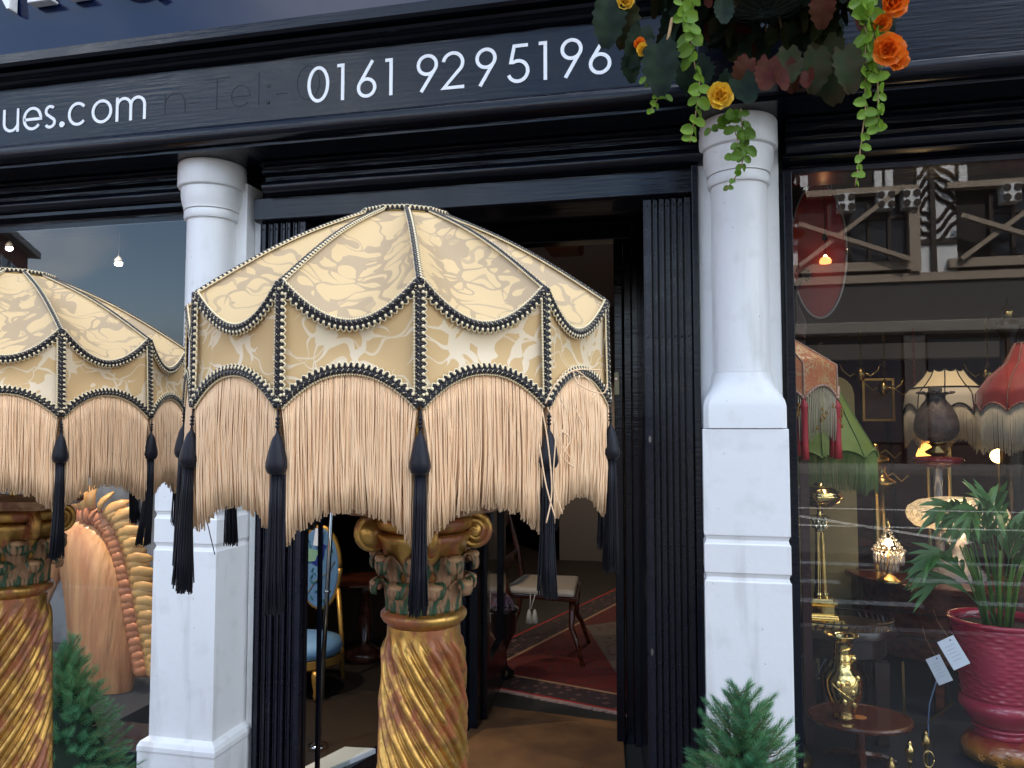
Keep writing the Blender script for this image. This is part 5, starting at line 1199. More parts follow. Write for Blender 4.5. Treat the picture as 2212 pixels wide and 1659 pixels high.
# oval mirror and eagle
o0 = P(1768, 540, .75); rx_ = (P(1828, 540, .75).x-P(1708, 540, .75).x)/2; rz_ = (P(1768, 395, .75).z-P(1768, 688, .75).z)/2
t = thing('oval_mirror', 'large oval mirror with a red room reflection in its colour and a thin silver rim hanging in the right window', 'mirror', (o0.x, .75, o0.z))
part('glass', MB().prism([(o0.x+rx_*cos(k*pi/24), o0.z+rz_*sin(k*pi/24)) for k in range(48)], .75, .765), mat('oval_mirror_reflection', (.36, .035, .03), .4, col2=(.22, .025, .022), nscale=3), t)  # red reflection of the room put into the mirror's colour
part('rim', MB().tube([(o0.x+rx_*cos(k*pi/32), .748, o0.z+rz_*sin(k*pi/32)) for k in range(65)], .0048, 6), mat('silver_rim', (.30, .28, .27), .3, .6), t, smooth=True)
part('hanging_wire', MB().tube([(o0.x, .76, o0.z+rz_), (o0.x, .76, 2.948)], .001, 4), BLKM, t)
e1 = P(1738, 590, .65)
t = thing('eagle_ornament', 'dark red carved eagle head ornament beside the right column', 'carving', (e1.x, .65, e1.z-.3))
k_ = .0011*1.2
poly = [(1716,720),(1716,610),(1728,600),(1728,588),(1736,582),(1746,584),(1752,592),(1751,604),(1747,608),(1744,602),(1738,602),(1733,612),(1722,630),(1720,650),(1728,668),(1738,690),(1742,710),(1738,735)]
part('body', MB().prism([(P(u, v, .65).x, P(u, v, .65).z) for u, v in poly[::-1]], .63, .69), mat('dark_carved_wood', (.035, .010, .010), .4), t, bevel=.006)
part('support', MB().box(e1.x-.03, e1.x+.0, .655, .68, .456, P(1738, 735, .65).z), mat('dark_carved_wood', (.035, .010, .010), .4), t)
# orange pendant lamp + spots
q = P(1783, 562, .70)
t = thing('orange_pendant', 'small lit orange glass pendant lamp hanging before the red oval', 'pendant lamp', (q.x, .70, q.z))
part('shade', MB().lathe([(.020, -.012), (.022, -.004), (.018, .006), (.010, .012), (.004, .014)], tuple(q), 20), emis('orange_glass_glow', (1, .25, .08), 1.0), t, smooth=True)
part('bulb', MB().lathe([(.006, .012), (.0065, .017), (.003, .02)], tuple(q), 10), emis('warm_bulb', (1, .72, .36), 22), t)
part('flex', MB().tube([q+Vector((0, 0, .02)), (q.x, .70, 2.948)], .0012, 4), BLKM, t)
part('ceiling_rose', MB().lathe([(.006, .0), (.012, .012), (.004, .03)], (q.x, .70, P(1783, 520, .70).z), 12), BLKM, t)
for (u, v, Y, lb) in ((1733, 463, .9, 'small bright ceiling spotlight left of its pair in the right window'), (1797, 458, .9, 'small bright ceiling spotlight right of its pair in the right window'), (20, 537, 1.1, 'warm ceiling downlight at the left edge of the left window'), (256, 570, .9, 'white ceiling spotlight in the middle of the left window')):
    q = P(u, v, Y); t = thing('spotlight', lb, 'spotlight', (q.x, Y, 2.94), group='ceiling spotlights inside the shop')
    k_ = 1 if u > 1000 else 1.6
    part('lamp', MB().ball(tuple(q), .0075*k_*1.3, 10, 7, (1.3, 1, .8)), emis('spot_glow', (1, .93, .82), 9), t, smooth=True)
    part('housing', MB().lathe([(.004, .04), (.012*k_, .02), (.013*k_, .008)], tuple(q), 12), mat('white_plastic', (.6, .6, .6), .4), t, smooth=True)
    part('cable', MB().tube([q+Vector((0, 0, .04)), (q.x, Y, 2.948)], .0015, 4), mat('white_plastic', (.6, .6, .6), .4), t)
# palm in red jardiniere on a tall stand
JR = mat('crimson_majolica', (.42, .030, .070), .14, col2=(.32, .018, .04), nscale=6, coat=.6, bump=0)
j0 = P(2158, 1425, .66); jx, jy = j0.x, .66; jz = lambda v: P(2158, v, .66).z
t = thing('red_jardiniere', 'crimson basket weave pottery jardiniere holding a palm, with two white price tags', 'plant pot', (jx, jy, jz(1545)))
rj = (P(2262, 1345, .66).x-P(2052, 1345, .66).x)/2
def jar(u, v):
    q = v; z = jz(1500)+(jz(1345)-jz(1500))*q; a_ = 2*pi*u; r = rj*(.80+.20*q**1.2)
    wv = .0030*(.55+.45*sin(a_*16+ (pi if int(q*19) % 2 else 0)))*abs(sin(q*19*pi))**.7; leafy = max(0, 1-((a_-4.15)/.42)**2-((q-.5)/.30)**2); return (jx+(r+wv*(1-leafy)+.006*leafy**.5)*cos(a_), jy+(r+wv*(1-leafy)+.006*leafy**.5)*sin(a_), z)
part('basket_body', MB().grid(jar, 260, 78), JR, t, smooth=True)
part('rim', MB().lathe([(rj*.93, jz(1348)), (rj*1.0, jz(1347)), (rj*1.04, jz(1340)), (rj*1.03, jz(1334)), (rj*.95, jz(1334)), (rj*.93, jz(1348))], (jx, jy, 0), 64, cap=False), JR, t, smooth=True)
part('lower_band', MB().lathe([(rj*.60, jz(1560)), (rj*.72, jz(1548)), (rj*.80, jz(1535)), (rj*.86, jz(1525)), (rj*.87, jz(1518)), (rj*.80, jz(1502))], (jx, jy, 0), 64), JR, t, smooth=True)
part('soil', MB().lathe([(rj*.93, jz(1355)), (.001, jz(1352))], (jx, jy, 0), 24), mat('potting_soil', (.03, .02, .014), .95), t)
st = thing('ceramic_stand', 'red and amber glazed ceramic stand under the jardiniere', 'plant stand', (jx, jy, .455))
def redyel():
    m = mat('red_amber_glaze', (.5, .2, .02), .12, coat=.6); t_ = m.node_tree; b_ = t_.nodes['Principled BSDF']; co = N(t_, 'ShaderNodeTexCoord'); sp = N(t_, 'ShaderNodeSeparateXYZ'); no = N(t_, 'ShaderNodeTexNoise'); no.inputs['Scale'].default_value = 20
    t_.links.new(co.outputs['Object'], sp.inputs[0]); t_.links.new(co.outputs['Object'], no.inputs['Vector'])
    ad = N(t_, 'ShaderNodeMath', operation='MULTIPLY_ADD'); ad.inputs[1].default_value = .06; t_.links.new(no.outputs[0], ad.inputs[0]); t_.links.new(sp.outputs['Z'], ad.inputs[2])
    r_ = N(t_, 'ShaderNodeValToRGB'); e = r_.color_ramp.elements; e[0].position = .05; e[0].color = (.55, .25, .02, 1); e[1].position = .125; e[1].color = (.22, .012, .015, 1)
    t_.links.new(ad.outputs[0], r_.inputs[0]); t_.links.new(r_.outputs[0], b_.inputs['Base Color']); return m
RYG = redyel()
sz = jz(1562)
part('neck', MB().lathe([(rj*.60, sz-.030), (rj*.52, sz-.022), (rj*.54, sz-.012), (rj*.62, sz-.006), (rj*.60, sz)], (jx, jy, 0), 48), JR, st, smooth=True)
part('bulb', MB().lathe([(rj*.55, .457), (rj*.78, .49), (rj*.84, .49), (rj*.87, sz-.105), (rj*.82, sz-.068), (rj*.70, sz-.044), (rj*.54, sz-.031)], (jx, jy, 0), 56), RYG, st, smooth=True)
mb = MB()
for (a_, z_) in ((-2.15, sz-.075), (-1.95, sz-.10), (-1.75, sz-.07), (-2.4, sz-.09), (-1.6, sz-.11), (-2.05, sz-.13)):
    for k in range(6):
        b_ = k*pi/3; p = Vector((jx+rj*.86*cos(a_), jy+rj*.86*sin(a_), z_)); tn = Vector((-sin(a_), cos(a_), 0)); mb.tube([p, p+tn*.014*cos(b_)+Vector((0, 0, .014*sin(b_)))], [.003, .0015], 5)
part('star_flowers', mb, RYG, st, smooth=True)
for (u, v, w_, h_, r_, lb, m_) in ((2060, 1410, .055, .098, -.50, 'white price tag overlapping the left of the red jardiniere', 1), (2029, 1447, .046, .088, -.44, 'smaller grey white price tag hanging left of the red jardiniere', .7)):
    q = P(u, v, .40); tg = thing('price_tag', lb, 'price tag', tuple(q), (0, r_, 0), group='white price tags on the jardiniere')
    part('card', MB().box(-w_/2, w_/2, 0, .0008, -h_/2, h_/2), mat('card_%s' % ('white' if m_ == 1 else 'grey'), (.66*m_, .70*m_, .78*m_), .5), tg, local=True)
    for k in range(5): part('print_line', MB().box(-w_*.28+.002*(k % 2), w_*.30-.003*(k % 3), -.0006, -.0002, h_*.24-k*h_*.12, h_*.24-k*h_*.12+.0012), mat('faded_print', (.30*m_, .33*m_, .42*m_), .6), tg, local=True)
    part('eyelet', MB().disc((w_*.2, -.0004, h_*.40), .0025, (0, -1, 0), .0008, 10), mat('navy_ink', (.03, .04, .12), .5), tg, local=True)
    part('string', MB().tube([(w_*.2, 0, h_*.40), (.01, .02, h_*.40+.06), (.03, .1, h_*.4+.075)], .0007, 4), mat('brown_string', (.20, .10, .04), .7), tg, local=True)
PLM = mat('palm_frond', (.035, .115, .022), .4, col2=(.06, .17, .035), nscale=10)
t = thing('palm_plant', 'green palm with long arching fronds growing from the crimson jardiniere', 'palm', (jx, jy, jz(1350)))
rn = random.Random(21); b0 = Vector((jx-.0, jy, jz(1352)))
for (u, v, Y) in ((2015,1062,.5), (1992,1170,.5), (2040,1075,.55), (2085,1072,.45), (2060,1100,.7), (2130,1060,.6), (2200,1130,.5), (2000,1225,.7), (2110,1050,.8), (2170,1090,.8), (2235,1080,.6), (1985,1190,.65), (2240,1160,.5), (2070,1080,.5)):
    tipp = P(u+18, v+42, Y); dirh = Vector((tipp.x-b0.x, tipp.y-b0.y, 0)); base = b0+dirh*.12+Vector((rn.uniform(-.02, .02), rn.uniform(-.02, .02), 0))
    c1v = base+Vector((dirh.x*.18, dirh.y*.18, (tipp.z-base.z)*.80)); c2v = tipp+Vector((-dirh.x*.30, -dirh.y*.30, .05))
    def bz(q): return base*(1-q)**3+c1v*3*q*(1-q)**2+c2v*3*q*q*(1-q)+tipp*q**3
    sp = [bz(i/16) for i in range(17)]
    fr = part('frond', MB().tube(sp, [.0035*(1-.8*i/16) for i in range(17)], 5), PLM, t, smooth=True)
    for k in range(7):
        q = .42+.56*k/6; p = bz(q); d = (bz(min(1, q+.02))-bz(q-.02)).normalized(); sd_ = d.cross(Vector((0, 0, 1))).normalized()
        for sg in (-1, 1):
            ld = (d*1.0+sd_*sg*.36+Vector((0, 0, rn.uniform(-.1, .1)))).normalized(); ll = .17*(1-.45*abs(q-.6)/.4)*rn.uniform(.85, 1.1); wn_ = ld.cross(Vector((0, -1, .3))).normalized()*.0088
            dr = Vector((0, 0, -.035))
            a1 = p; a2 = p+ld*ll*.35; a3 = p+ld*ll*.7+dr*.4; a4 = p+ld*ll+dr
            lf = MB().add([q_-Vector(wloc(fr)) for q_ in (a1, a2+wn_, a2-wn_, a3+wn_*.8, a3-wn_*.8, a4)], [(0, 1, 2), (1, 3, 4, 2), (3, 5, 4)])
            o = link('leaflet', lf.mesh('leaflet', PLM, True), fr)
for k in range(12):
    a_ = rn.random()*6.28; p = b0+Vector((cos(a_)*.04, sin(a_)*.03, 0)); part('stalk', MB().tube([p, p+Vector((cos(a_)*.03, sin(a_)*.02, .16)), p+Vector((cos(a_)*.07, sin(a_)*.05, .27))], [.006, .005, .003], 6), mat('palm_stalk', (.10, .20, .03), .5), t, smooth=True)
# brass fire irons low in the window, brass lattice, blue cord
q = P(1965, 1640, .45)
t = thing('brass_fire_irons', 'brass handled fire irons with turned knobs at the foot of the window', 'fire irons', (q.x, .45, .456))
for (u, v, s_) in ((1965, 1620, 1.0), (2000, 1600, .8), (1925, 1655, .8)):
    k0 = P(u, v, .45+.03*s_); part('knob', MB().lathe([(.006, -.05), (.009, -.035), (.006, -.03), (.013, -.015), (.015, 0), (.010, .014), (.006, .017), (.008, .023), (.003, .032)], tuple(k0), 14), BRASS if s_ == 1 else BRASSD, t, smooth=True)
    part('shaft', MB().lathe([(.005, .457), (.005, k0.z-.05)], (k0.x, k0.y, 0), 8), BRASSD, t)
q = P(2006, 1640, .42); part('ring_handle', MB().tube([(q.x+.016*cos(a_*pi/10), .42, q.z+.026*sin(a_*pi/10)) for a_ in range(21)], .0022, 6), BRASS, t, smooth=True)
a_ = P(1950, 1430, .95); b_ = P(1955, 1600, .95); c_ = P(2060, 1520, .95); d_ = P(2100, 1625, .95)
t = thing('brass_lattice', 'thin brass lattice rods of a glass side table in the shadow behind the oval table', 'lattice', (b_.x, .95, .46))
for p, q in ((a_, b_), (b_+Vector((0, .01, 0)), c_+Vector((0, .01, 0))), (b_+Vector((0, .02, 0)), d_+Vector((0, .02, 0)))): part('rod', MB().bar(p, q, .008, .008), BRASSD, t)
t = thing('blue_flex', 'thin pale blue electric flex trailing down behind the price tags', 'cable', (c_.x, .8, .46))
part('flex', MB().tube([P(u, v, .8) for u, v in ((2035, 1440), (2020, 1480), (2008, 1520), (2005, 1560), (2006, 1590), (1990, 1612), (1978, 1625))], .0025, 5), mat('blue_flex_pvc', (.25, .36, .60), .5), t, smooth=True)

# ------------------------------------------------------------------ left window: carved horse
HW = mat('carved_limewood', (.70, .36, .15), .38, col2=(.50, .21, .085), nscale=5, nstretch=(3, 3, .5), lo=.4, hi=.62, coat=.15, bump=.035, bscale=3.2, bstretch=(4, 2, .35))
MY = mat('yellow_mane_wood', (.66, .38, .12), .45, col2=(.50, .25, .075), nscale=18); MR = mat('red_brown_mane_wood', (.44, .15, .06), .45, col2=(.50, .20, .08), nscale=18)
YH = .62
t = thing('carved_horse', 'large carved wooden horse head with a ridged two tone mane behind the left window', 'sculpture', (P(200, 1500, YH).x, YH, .456))
def pv(u, v, dy=0): q = P(u, v, YH+dy); return q
path = [(262,1535,.03), (246,1505,.10), (230,1450,.15), (218,1390,.155), (214,1330,.15), (208,1275,.15), (198,1225,.15), (178,1178,.135), (148,1155,.115), (118,1180,.10), (95,1230,.09), (76,1290,.075), (60,1350,.05)]
rs = []
for i, (u, v, r_) in enumerate(path):
    c = pv(u, v); a = path[max(i-1, 0)]; b = path[min(i+1, len(path)-1)]; d = (pv(b[0], b[1])-pv(a[0], a[1])).normalized(); x = Vector((0, 1, 0)).cross(d).normalized()
    rs.append([c + x*cos(k*pi/14)*r_ + Vector((0, 1, 0))*sin(k*pi/14)*r_*.62 for k in range(28)])
o = part('neck_and_head', MB().rings(rs), HW, t, smooth=True); m_ = o.modifiers.new('sub', 'SUBSURF'); m_.levels = 1; m_.render_levels = 1
o = part('ear', MB().tube([pv(160, 1110, -.03), pv(152, 1085, -.04), pv(150, 1060, -.04)], [.02, .016, .002], 8), HW, t, smooth=True)
mp_ = [(170,1118), (205,1112), (232,1138), (252,1185), (266,1240), (277,1300), (288,1360), (300,1420), (306,1450)]
def along(q):
    q *= len(mp_)-1; k = min(int(q), len(mp_)-2); f = q-k; return Vector((mp_[k][0]*(1-f)+mp_[k+1][0]*f, mp_[k][1]*(1-f)+mp_[k+1][1]*f))
def lock(L1, L2, wdt, m_, nm, n_, off0):
    for k in range(n_):
        q = k/(n_-1); c = along(q); d = (along(min(1, q+.03))-along(max(0, q-.03))).normalized(); nrm = Vector((-d.y, d.x)); nrm = -nrm if nrm.x < 0 and q > .1 else nrm
        nrm = Vector((d.y, -d.x)); dr = (nrm+d*.30).normalized()
        p0 = c+dr*off0; p1 = c+dr*(off0+(L2 if k % 2 else L1)); 
        a_ = pv(p0.x, p0.y, -.01); b_ = pv(p1.x, p1.y, .02); mid = a_.lerp(b_, .5)+Vector((0, -.02, .006))
        part(nm, MB().tube([a_, a_.lerp(mid, .5)+Vector((0, -.008, 0)), mid, mid.lerp(b_, .6), b_], [wdt*.60, wdt*.78, wdt*.80, wdt*.66, wdt*.22], 10, flat=2.2), m_, t, smooth=True)
lock(40, 46, .0138, MR, 'mane_lock', 32, -16)
lock(50, 62, .0145, MY, 'mane_lock', 32, 14)
part('chest_base', MB().lathe([(.16, .456), (.17, .48), (.12, .52), (.08, P(190, 1545, YH).z+.02)], (pv(190, 1545).x, YH, 0), 20, 1, .6), WOODD, t, smooth=True)
a_, b_ = P(120, 1500, 1.2), P(345, 1040, 1.2)
t = thing('abstract_canvas', 'large grey blue abstract canvas leaning behind the carved horse', 'painting', ((a_.x+b_.x)/2, 1.2, .456))
part('canvas', MB().box(a_.x-.4, b_.x+.05, 1.2, 1.23, .457, b_.z+.1), mat('grey_abstract_paint', (.16, .18, .21), .6, col2=(.035, .035, .04), nscale=3.2, detail=8, lo=.42, hi=.6), t)
# ------------------------------------------------------------------ inside the doorway
# rug
RUG = bpy.data.materials.new('persian_rug'); RUG.use_nodes = True; t_ = RUG.node_tree; b_ = t_.nodes['Principled BSDF']; b_.inputs['Roughness'].default_value = .9
co = N(t_, 'ShaderNodeTexCoord'); sp = N(t_, 'ShaderNodeSeparateXYZ'); t_.links.new(co.outputs['Object'], sp.inputs[0])
def mth(op, a, b=None, c=None):
    n = N(t_, 'ShaderNodeMath', operation=op)
    for i, q in enumerate((a, b, c)):
        if q is None: continue
        if isinstance(q, (int, float)): n.inputs[i].default_value = q
        else: t_.links.new(q, n.inputs[i])
    return n.outputs[0]
def mixc(f, a, b):
    n = N(t_, 'ShaderNodeMixRGB')
    for i, q in ((0, f), (1, a), (2, b)):
        if isinstance(q, tuple): n.inputs[i].default_value = (*q, 1)
        else: t_.links.new(q, n.inputs[i])
    return n.outputs[0]
ax_ = mth('ABSOLUTE', sp.outputs['X']); ay_ = mth('ABSOLUTE', sp.outputs['Y'])
edge = mth('MINIMUM', mth('SUBTRACT', .95, ax_), mth('SUBTRACT', 1.5, ay_))
vo = N(t_, 'ShaderNodeTexVoronoi'); vo.inputs['Scale'].default_value = 19; t_.links.new(co.outputs['Object'], vo.inputs['Vector'])
vo2 = N(t_, 'ShaderNodeTexVoronoi'); vo2.inputs['Scale'].default_value = 26; t_.links.new(co.outputs['Object'], vo2.inputs['Vector'])
nzr = N(t_, 'ShaderNodeTexNoise'); nzr.inputs['Scale'].default_value = 9; nzr.inputs['Detail'].default_value = 8; t_.links.new(co.outputs['Object'], nzr.inputs['Vector'])
field = mixc(mth('LESS_THAN', vo2.outputs['Distance'], .30), mixc(nzr.outputs[0], (.05, .005, .005), (.17, .015, .009)), (.06, .02, .025))
med = mth('LESS_THAN', mth('ADD', mth('MULTIPLY', ax_, 1.5), ay_), .95)
field = mixc(med, field, mixc(mth('LESS_THAN', vo.outputs['Distance'], .3), (.13, .10, .085), (.09, .03, .03)))
bord = mixc(mth('LESS_THAN', vo.outputs['Distance'], .32), (.035, .020, .022), mixc(nzr.outputs[0], (.04, .03, .04), (.22, .09, .075)))
c_ = mixc(mth('LESS_THAN', edge, .24), field, bord); c_ = mixc(mth('LESS_THAN', mth('ABSOLUTE', mth('SUBTRACT', edge, .24)), .012), c_, (.35, .20, .12)); c_ = mixc(mth('LESS_THAN', edge, .02), c_, (.36, .02, .02))
t_.links.new(c_, b_.inputs['Base Color'])
pa = PZ(1055, 1483, .158); pb = PZ(1325, 1535, .158); dr = (pb-pa).normalized(); rz = atan2(dr.y, dr.x); nrm = Vector((-dr.y, dr.x, 0))
cen = pa+dr*.55+nrm*1.5
t = thing('persian_rug', 'red patterned rug with a pale fringe on the shop floor behind the door', 'rug', (cen.x, cen.y, .151), (0, 0, rz))
part('rug', MB().box(-.95, .95, -1.5, 1.5, 0, .008), RUG, t, local=True)
mb = MB(); rn = random.Random(3)
for i in range(260):
    x = -.95+1.9*i/260; mb.tube([(x, -1.5, .006), (x+rn.uniform(-.006, .006), -1.53-rn.random()*.012, .004)], .0035, 4)
part('fringe', mb, mat('pinkish_rug_fringe', (.42, .30, .27), .9), t, local=True, kind='stuff')
t = thing('doormat', 'brown coir doormat in the doorway', 'doormat', (-.7, 1.2, .151)); 
a1, a2 = PZ(1062, 1527, .16), PZ(1335, 1562, .16)
part('mat', MB().add([(a1.x, a1.y, .151), (a2.x+.02, a2.y, .151), (-.215, .42, .151), (-1.1, .42, .151), (a1.x, a1.y, .165), (a2.x+.02, a2.y, .165), (-.215, .42, .165), (-1.1, .42, .165)], [(0, 1, 2, 3), (7, 6, 5, 4), (0, 4, 5, 1), (1, 5, 6, 2), (2, 6, 7, 3), (3, 7, 4, 0)]), mat('coir', (.21, .10, .036), .95, col2=(.13, .06, .024), nscale=5, bump=.004, bscale=220), t)
struct('tiled_threshold', MB().box(-1.12, -.20, .3, 2.6, .1502, .1508), mat('slate_tile', (.03, .032, .03), .35))
# chair with cushion
s0 = P(1178, 1260, 2.65); fx, fz = s0.x, .15; zs = s0.z-.02
t = thing('side_chair', 'mahogany side chair with a cream tasselled seat cushion inside the doorway', 'chair', (fx, 2.65, fz))
part('seat', MB().add([(fx-.23, 2.45, zs-.04), (fx+.24, 2.40, zs-.04), (fx+.20, 2.90, zs-.04), (fx-.20, 2.88, zs-.04), (fx-.23, 2.45, zs-.01), (fx+.24, 2.40, zs-.01), (fx+.20, 2.90, zs-.01), (fx-.20, 2.88, zs-.01)], [(0, 3, 2, 1), (4, 5, 6, 7), (0, 1, 5, 4), (1, 2, 6, 5), (2, 3, 7, 6), (3, 0, 4, 7)]), WOOD, t, bevel=.006)
part('cushion', MB().add([(fx-.22, 2.43, zs-.008), (fx+.23, 2.38, zs-.008), (fx+.19, 2.88, zs-.008), (fx-.19, 2.86, zs-.008), (fx-.22, 2.43, zs+.035), (fx+.23, 2.38, zs+.035), (fx+.19, 2.88, zs+.035), (fx-.19, 2.86, zs+.035)], [(0, 3, 2, 1), (4, 5, 6, 7), (0, 1, 5, 4), (1, 2, 6, 5), (2, 3, 7, 6), (3, 0, 4, 7)]), mat('cream_cushion', (.62, .52, .40), .9, bump=.002, bscale=60), t, bevel=.016)
for x0, y0, dx, dy in ((fx+.21, 2.44, .05, -.05), (fx+.18, 2.86, .05, .06)):
    part('leg', MB().tube([(x0, y0, zs-.03), (x0-.01, y0, zs-.2), (x0+dx*.5, y0+dy*.5, .3), (x0+dx*1.4, y0+dy, .152)], [.022, .018, .015, .013], 8), WOOD, t, smooth=True)
for y0 in (2.42, 2.88):
    part('back_leg', MB().tube([(fx-.30, y0, .152), (fx-.23, y0, .35), (fx-.20, y0, zs), (fx-.235, y0, zs+.2), (fx-.29, y0, zs+.42), (fx-.34, y0, zs+.50)], [.013, .016, .022, .02, .018, .014], 8), WOOD, t, smooth=True)
part('crest_rail', MB().box(fx-.32, fx-.29, 2.40, 2.90, zs+.36, zs+.47), WOOD, t, bevel=.008)
part('back_rail', MB().box(fx-.255, fx-.235, 2.44, 2.86, zs+.14, zs+.2), WOOD, t, bevel=.006)
for dx in (0, .03):
    q = Vector((fx-.05+dx, 2.41, zs)); tl = part('cushion_tassel', MB().tube([q, q+Vector((.0-dx*.8, -.02, -.09))], .003, 5).lathe([(.004, 0), (.009, -.012), (.012, -.02), (.024, -.085)], (q.x+dx*.2-.005, q.y-.02, q.z-.09), 12), mat('white_cotton_tassel', (.66, .62, .54), .9), t, smooth=True)
# hydrangea in a black pot
h0 = P(1078, 1300, 2.1); 
t = thing('hydrangea_pot', 'dried lilac hydrangea in a black pedestal pot beside the door leaf', 'potted flowers', (h0.x, 2.1, .152))
part('pot', MB().lathe([(.09, .152), (.09, .19), (.05, .22), (.045, .3), (.07, .36), (.10, .42), (.105, h0.z-.06), (.115, h0.z-.05), (.115, h0.z-.035), (.095, h0.z-.04)], (h0.x, 2.1, 0), 28), mat('black_glaze', (.01, .01, .012), .12, coat=.5), t, smooth=True)
mb = MB(); rn = random.Random(8)
for i in range(260):
    a_ = rn.random()*6.28; e_ = rn.random()*1.5; p = Vector((h0.x+.085*cos(a_)*cos(e_), 2.1+.085*sin(a_)*cos(e_), h0.z-.03+.085*sin(e_)))
    n_ = (p-Vector((h0.x, 2.1, h0.z-.05))).normalized(); x, y = basis(n_)
    mb.add([p+x*.011, p+y*.011+n_*.003, p-x*.011, p-y*.011+n_*.003], [(0, 1, 2, 3)])
part('flower_head', mb, mat('lilac_petal', (.34, .24, .38), .8, col2=(.22, .16, .22), nscale=30), t, kind='stuff')
# blue chair seen through the side glass
BLU = mat('blue_chinoiserie_silk', (.09, .19, .36), .5, col2=(.13, .26, .44), nscale=3); GLT = mat('gilt_wood', (.48, .26, .06), .35, .6)
b0 = P(692, 1225, 1.9); bxx = b0.x
t = thing('blue_chair', 'gilt framed oval back armchair in blue bird patterned silk, seen through the side glass', 'chair', (bxx, 1.9, .152))
rx_, rz_ = .125, .235
ov = [(bxx+rx_*cos(k*pi/20), b0.z+rz_*sin(k*pi/20)) for k in range(40)]
part('back_pad', MB().prism(ov, 1.88, 1.93), BLU, t, bevel=.01)
part('back_frame', MB().tube([(x, 1.90, z) for x, z in ov+[ov[0]]], .016, 8), GLT, t, smooth=True)
NAV = mat('cobalt_feather', (.012, .025, .22), .45); LFB = mat('printed_leaf', (.02, .12, .13), .5); PLG = mat('printed_plumage', (.20, .36, .25), .5)
part('bird', MB().prism([(bxx-.03, b0.z+.02), (bxx+.0, b0.z+.01), (bxx+.03, b0.z+.06), (bxx+.035, b0.z+.11), (bxx+.05, b0.z+.13), (bxx+.03, b0.z+.14), (bxx+.015, b0.z+.125), (bxx-.0, b0.z+.08), (bxx-.06, b0.z+.04)], 1.874, 1.879), NAV, t)
part('bird_wing', MB().prism([(bxx-.09, b0.z+.03), (bxx-.02, b0.z+.04), (bxx+.005, b0.z+.10), (bxx-.06, b0.z+.11), (bxx-.10, b0.z+.07)], 1.871, 1.8735), PLG, t)
part('printed_branch', MB().tube([(bxx-.08, 1.877, b0.z-.17), (bxx-.02, 1.877, b0.z-.08), (bxx+.07, 1.877, b0.z-.02), (bxx+.10, 1.877, b0.z+.04)], .003, 4), mat('printed_twig', (.20, .17, .06), .5), t)
rn = random.Random(6)
for k in range(26):
    a_ = rn.random()*6.28; r_ = sqrt(rn.random())*.9; x = bxx+rx_*r_*cos(a_); z = b0.z+rz_*r_*sin(a_); g = rn.random()*6.28
    if abs(x-bxx) < .05 and b0.z < z < b0.z+.14: continue
    part('printed_leaf', MB().prism([(x+.018*cos(g), z+.018*sin(g)), (x+.005*cos(g+1.57), z+.005*sin(g+1.57)), (x-.012*cos(g), z-.012*sin(g)), (x+.005*cos(g-1.57), z+.005*sin(g-1.57))], 1.872+.0002*k, 1.8795), LFB, t)
tgp = thing('chair_price_tag', 'white price ticket pinned to the back of the blue chair', 'price tag', (bxx+.0, 1.86, b0.z+.18), (0, .15, 0)); part('card', MB().box(-.022, .022, 0, .001, -.05, .05), mat('card_white', (.66, .70, .78), .5), tgp, local=True)
sz_ = P(690, 1375, 1.8).z
part('seat_pad', MB().rings([[(bxx+r_*.24*cos(k*pi/16), 1.66+r_*.22*sin(k*pi/16), z_) for k in range(32)] for r_, z_ in ((.95, sz_-.05), (1, sz_-.02), (.95, sz_+.02), (.6, sz_+.04), (.05, sz_+.045))]), BLU, t, smooth=True)
part('seat_rail', MB().lathe([(.235, sz_-.10), (.245, sz_-.09), (.245, sz_-.052)], (bxx, 1.66, 0), 32, 1, .92), GLT, t, auto=35)
for sx_ in (-1, 1):
    part('leg', MB().lathe([(.010, .153), (.013, .18), (.011, .2), (.020, sz_-.16), (.022, sz_-.12), (.016, sz_-.10)], (bxx+sx_*.18, 1.50, 0), 14), GLT, t, smooth=True)
    part('back_post', MB().tube([(bxx+sx_*.16, 1.88, .153), (bxx+sx_*.15, 1.88, sz_), (bxx+sx_*.115, 1.90, b0.z-.12)], .014, 8), GLT, t, smooth=True)
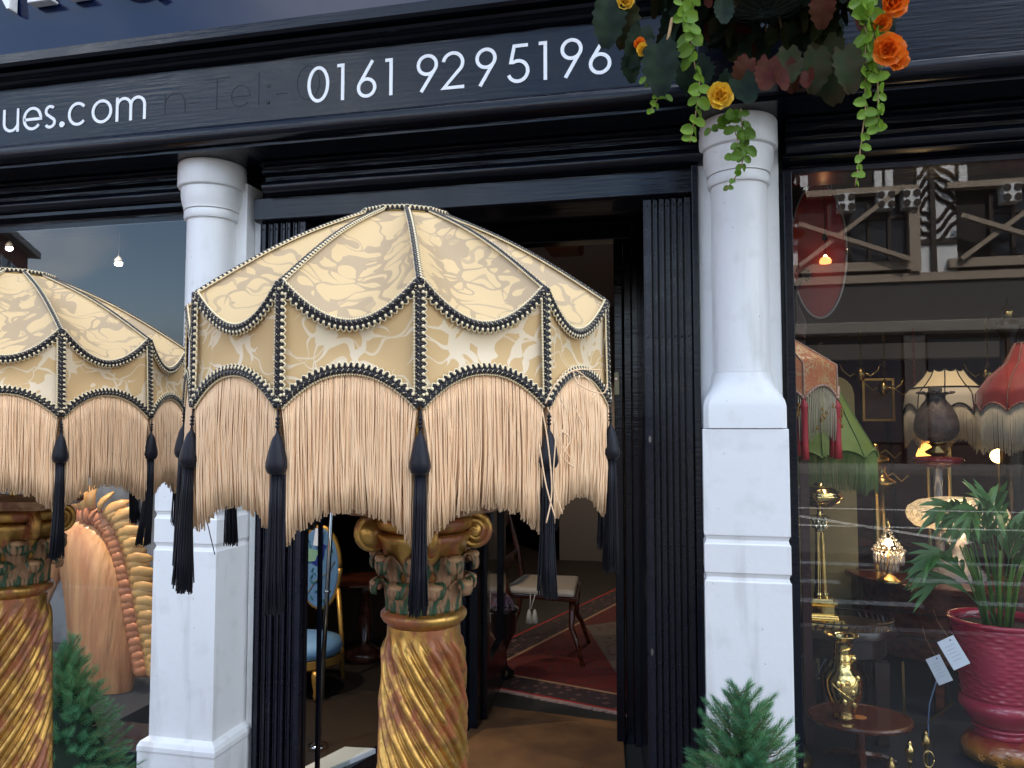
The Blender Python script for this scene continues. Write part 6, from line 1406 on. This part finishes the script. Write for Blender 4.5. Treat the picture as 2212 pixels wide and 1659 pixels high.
# tube in place of a reflected glass edge, slab, dark table
p0, p1 = P(688, 1612, .95), P(716, 1118, 1.15)
t = thing('reflection_tube', 'slim leaning chrome pole added for a reflection edge in the lobby side glass', 'pole', (p0.x, p0.y, .3))
part('pole', MB().tube([p0, p1, p1+(p1-p0)*.3], .011, 12), CHROME, t, smooth=True)  # solid tube standing in for a slanted reflection in the glass
part('collar', MB().tube([p0.lerp(p1, .655), p0.lerp(p1, .665)], .017, 12), CHROME, t, smooth=True)
part('foot', MB().lathe([(.05, 0), (.045, .012), (.012, .02)], tuple(p0), 16), CHROME, t, smooth=True)
s1, s2, s3, s4 = PZ(645, 1662, .32), PZ(745, 1612, .32), PZ(812, 1616, .32), PZ(690, 1668, .32)
t = thing('marble_slab', 'pale marble slab on the floor of the lobby window', 'slab', (s2.x, s2.y, .151))
mb = MB(); mb.add([(p.x, p.y, z) for z in (.151, .32) for p in (s1, s4, s3, s2)], [(0, 3, 2, 1), (4, 5, 6, 7), (0, 1, 5, 4), (1, 2, 6, 5), (2, 3, 7, 6), (3, 0, 4, 7)])
part('slab', mb, mat('pale_marble', (.62, .66, .68), .25, col2=(.5, .54, .56), nscale=4), t, bevel=.003)
q = P(790, 1250, 2.3)
t = thing('round_table', 'dark mahogany pedestal table behind the lobby side glass', 'table', (q.x, 2.3, .152))
part('top', MB().lathe([(.22, -.02), (.24, -.012), (.24, 0)], tuple(q), 8), WOOD, t)
part('pedestal', MB().lathe([(.14, .153), (.12, .2), (.03, .24), (.05, .4), (.03, q.z-.1), (.10, q.z-.021)], (q.x, 2.3, 0), 16), WOOD, t, smooth=True)
q = P(1220, 542, 2.9)
t = thing('ceiling_lantern', 'square amber wooden lantern on the shop ceiling, seen through the door', 'ceiling light', (q.x, 2.9, q.z))
part('frame', MB().square([(.12, q.z+.09), (.12, q.z-.0), (.10, q.z-.02)], (q.x, 2.9)), mat('lantern_wood', (.16, .05, .02), .5), t, bevel=.004)
part('panel', MB().box(q.x-.09, q.x+.09, 2.777, 2.7795, q.z+.005, q.z+.075), mat('amber_panel', (.25, .09, .03), .5), t)
# shop lights: fill spots added to brighten the displays, blue chair and rear room
for x, y, e in ((.95, 1.0, 12), (1.6, .75, 9), (-2.70, .42, 75), (-3.5, .8, 10), (-.8, 5.3, 34), (-1.9, 1.55, 14)):
    d = bpy.data.lights.new('shop_fill_spot', 'SPOT'); d.energy = e; d.color = (1, .80, .58); d.shadow_soft_size = .02; d.spot_size = radians(100); d.spot_blend = .6
    o = bpy.data.objects.new('shop_fill_spot', d); COL.objects.link(o); o.location = (x, y, 2.90)
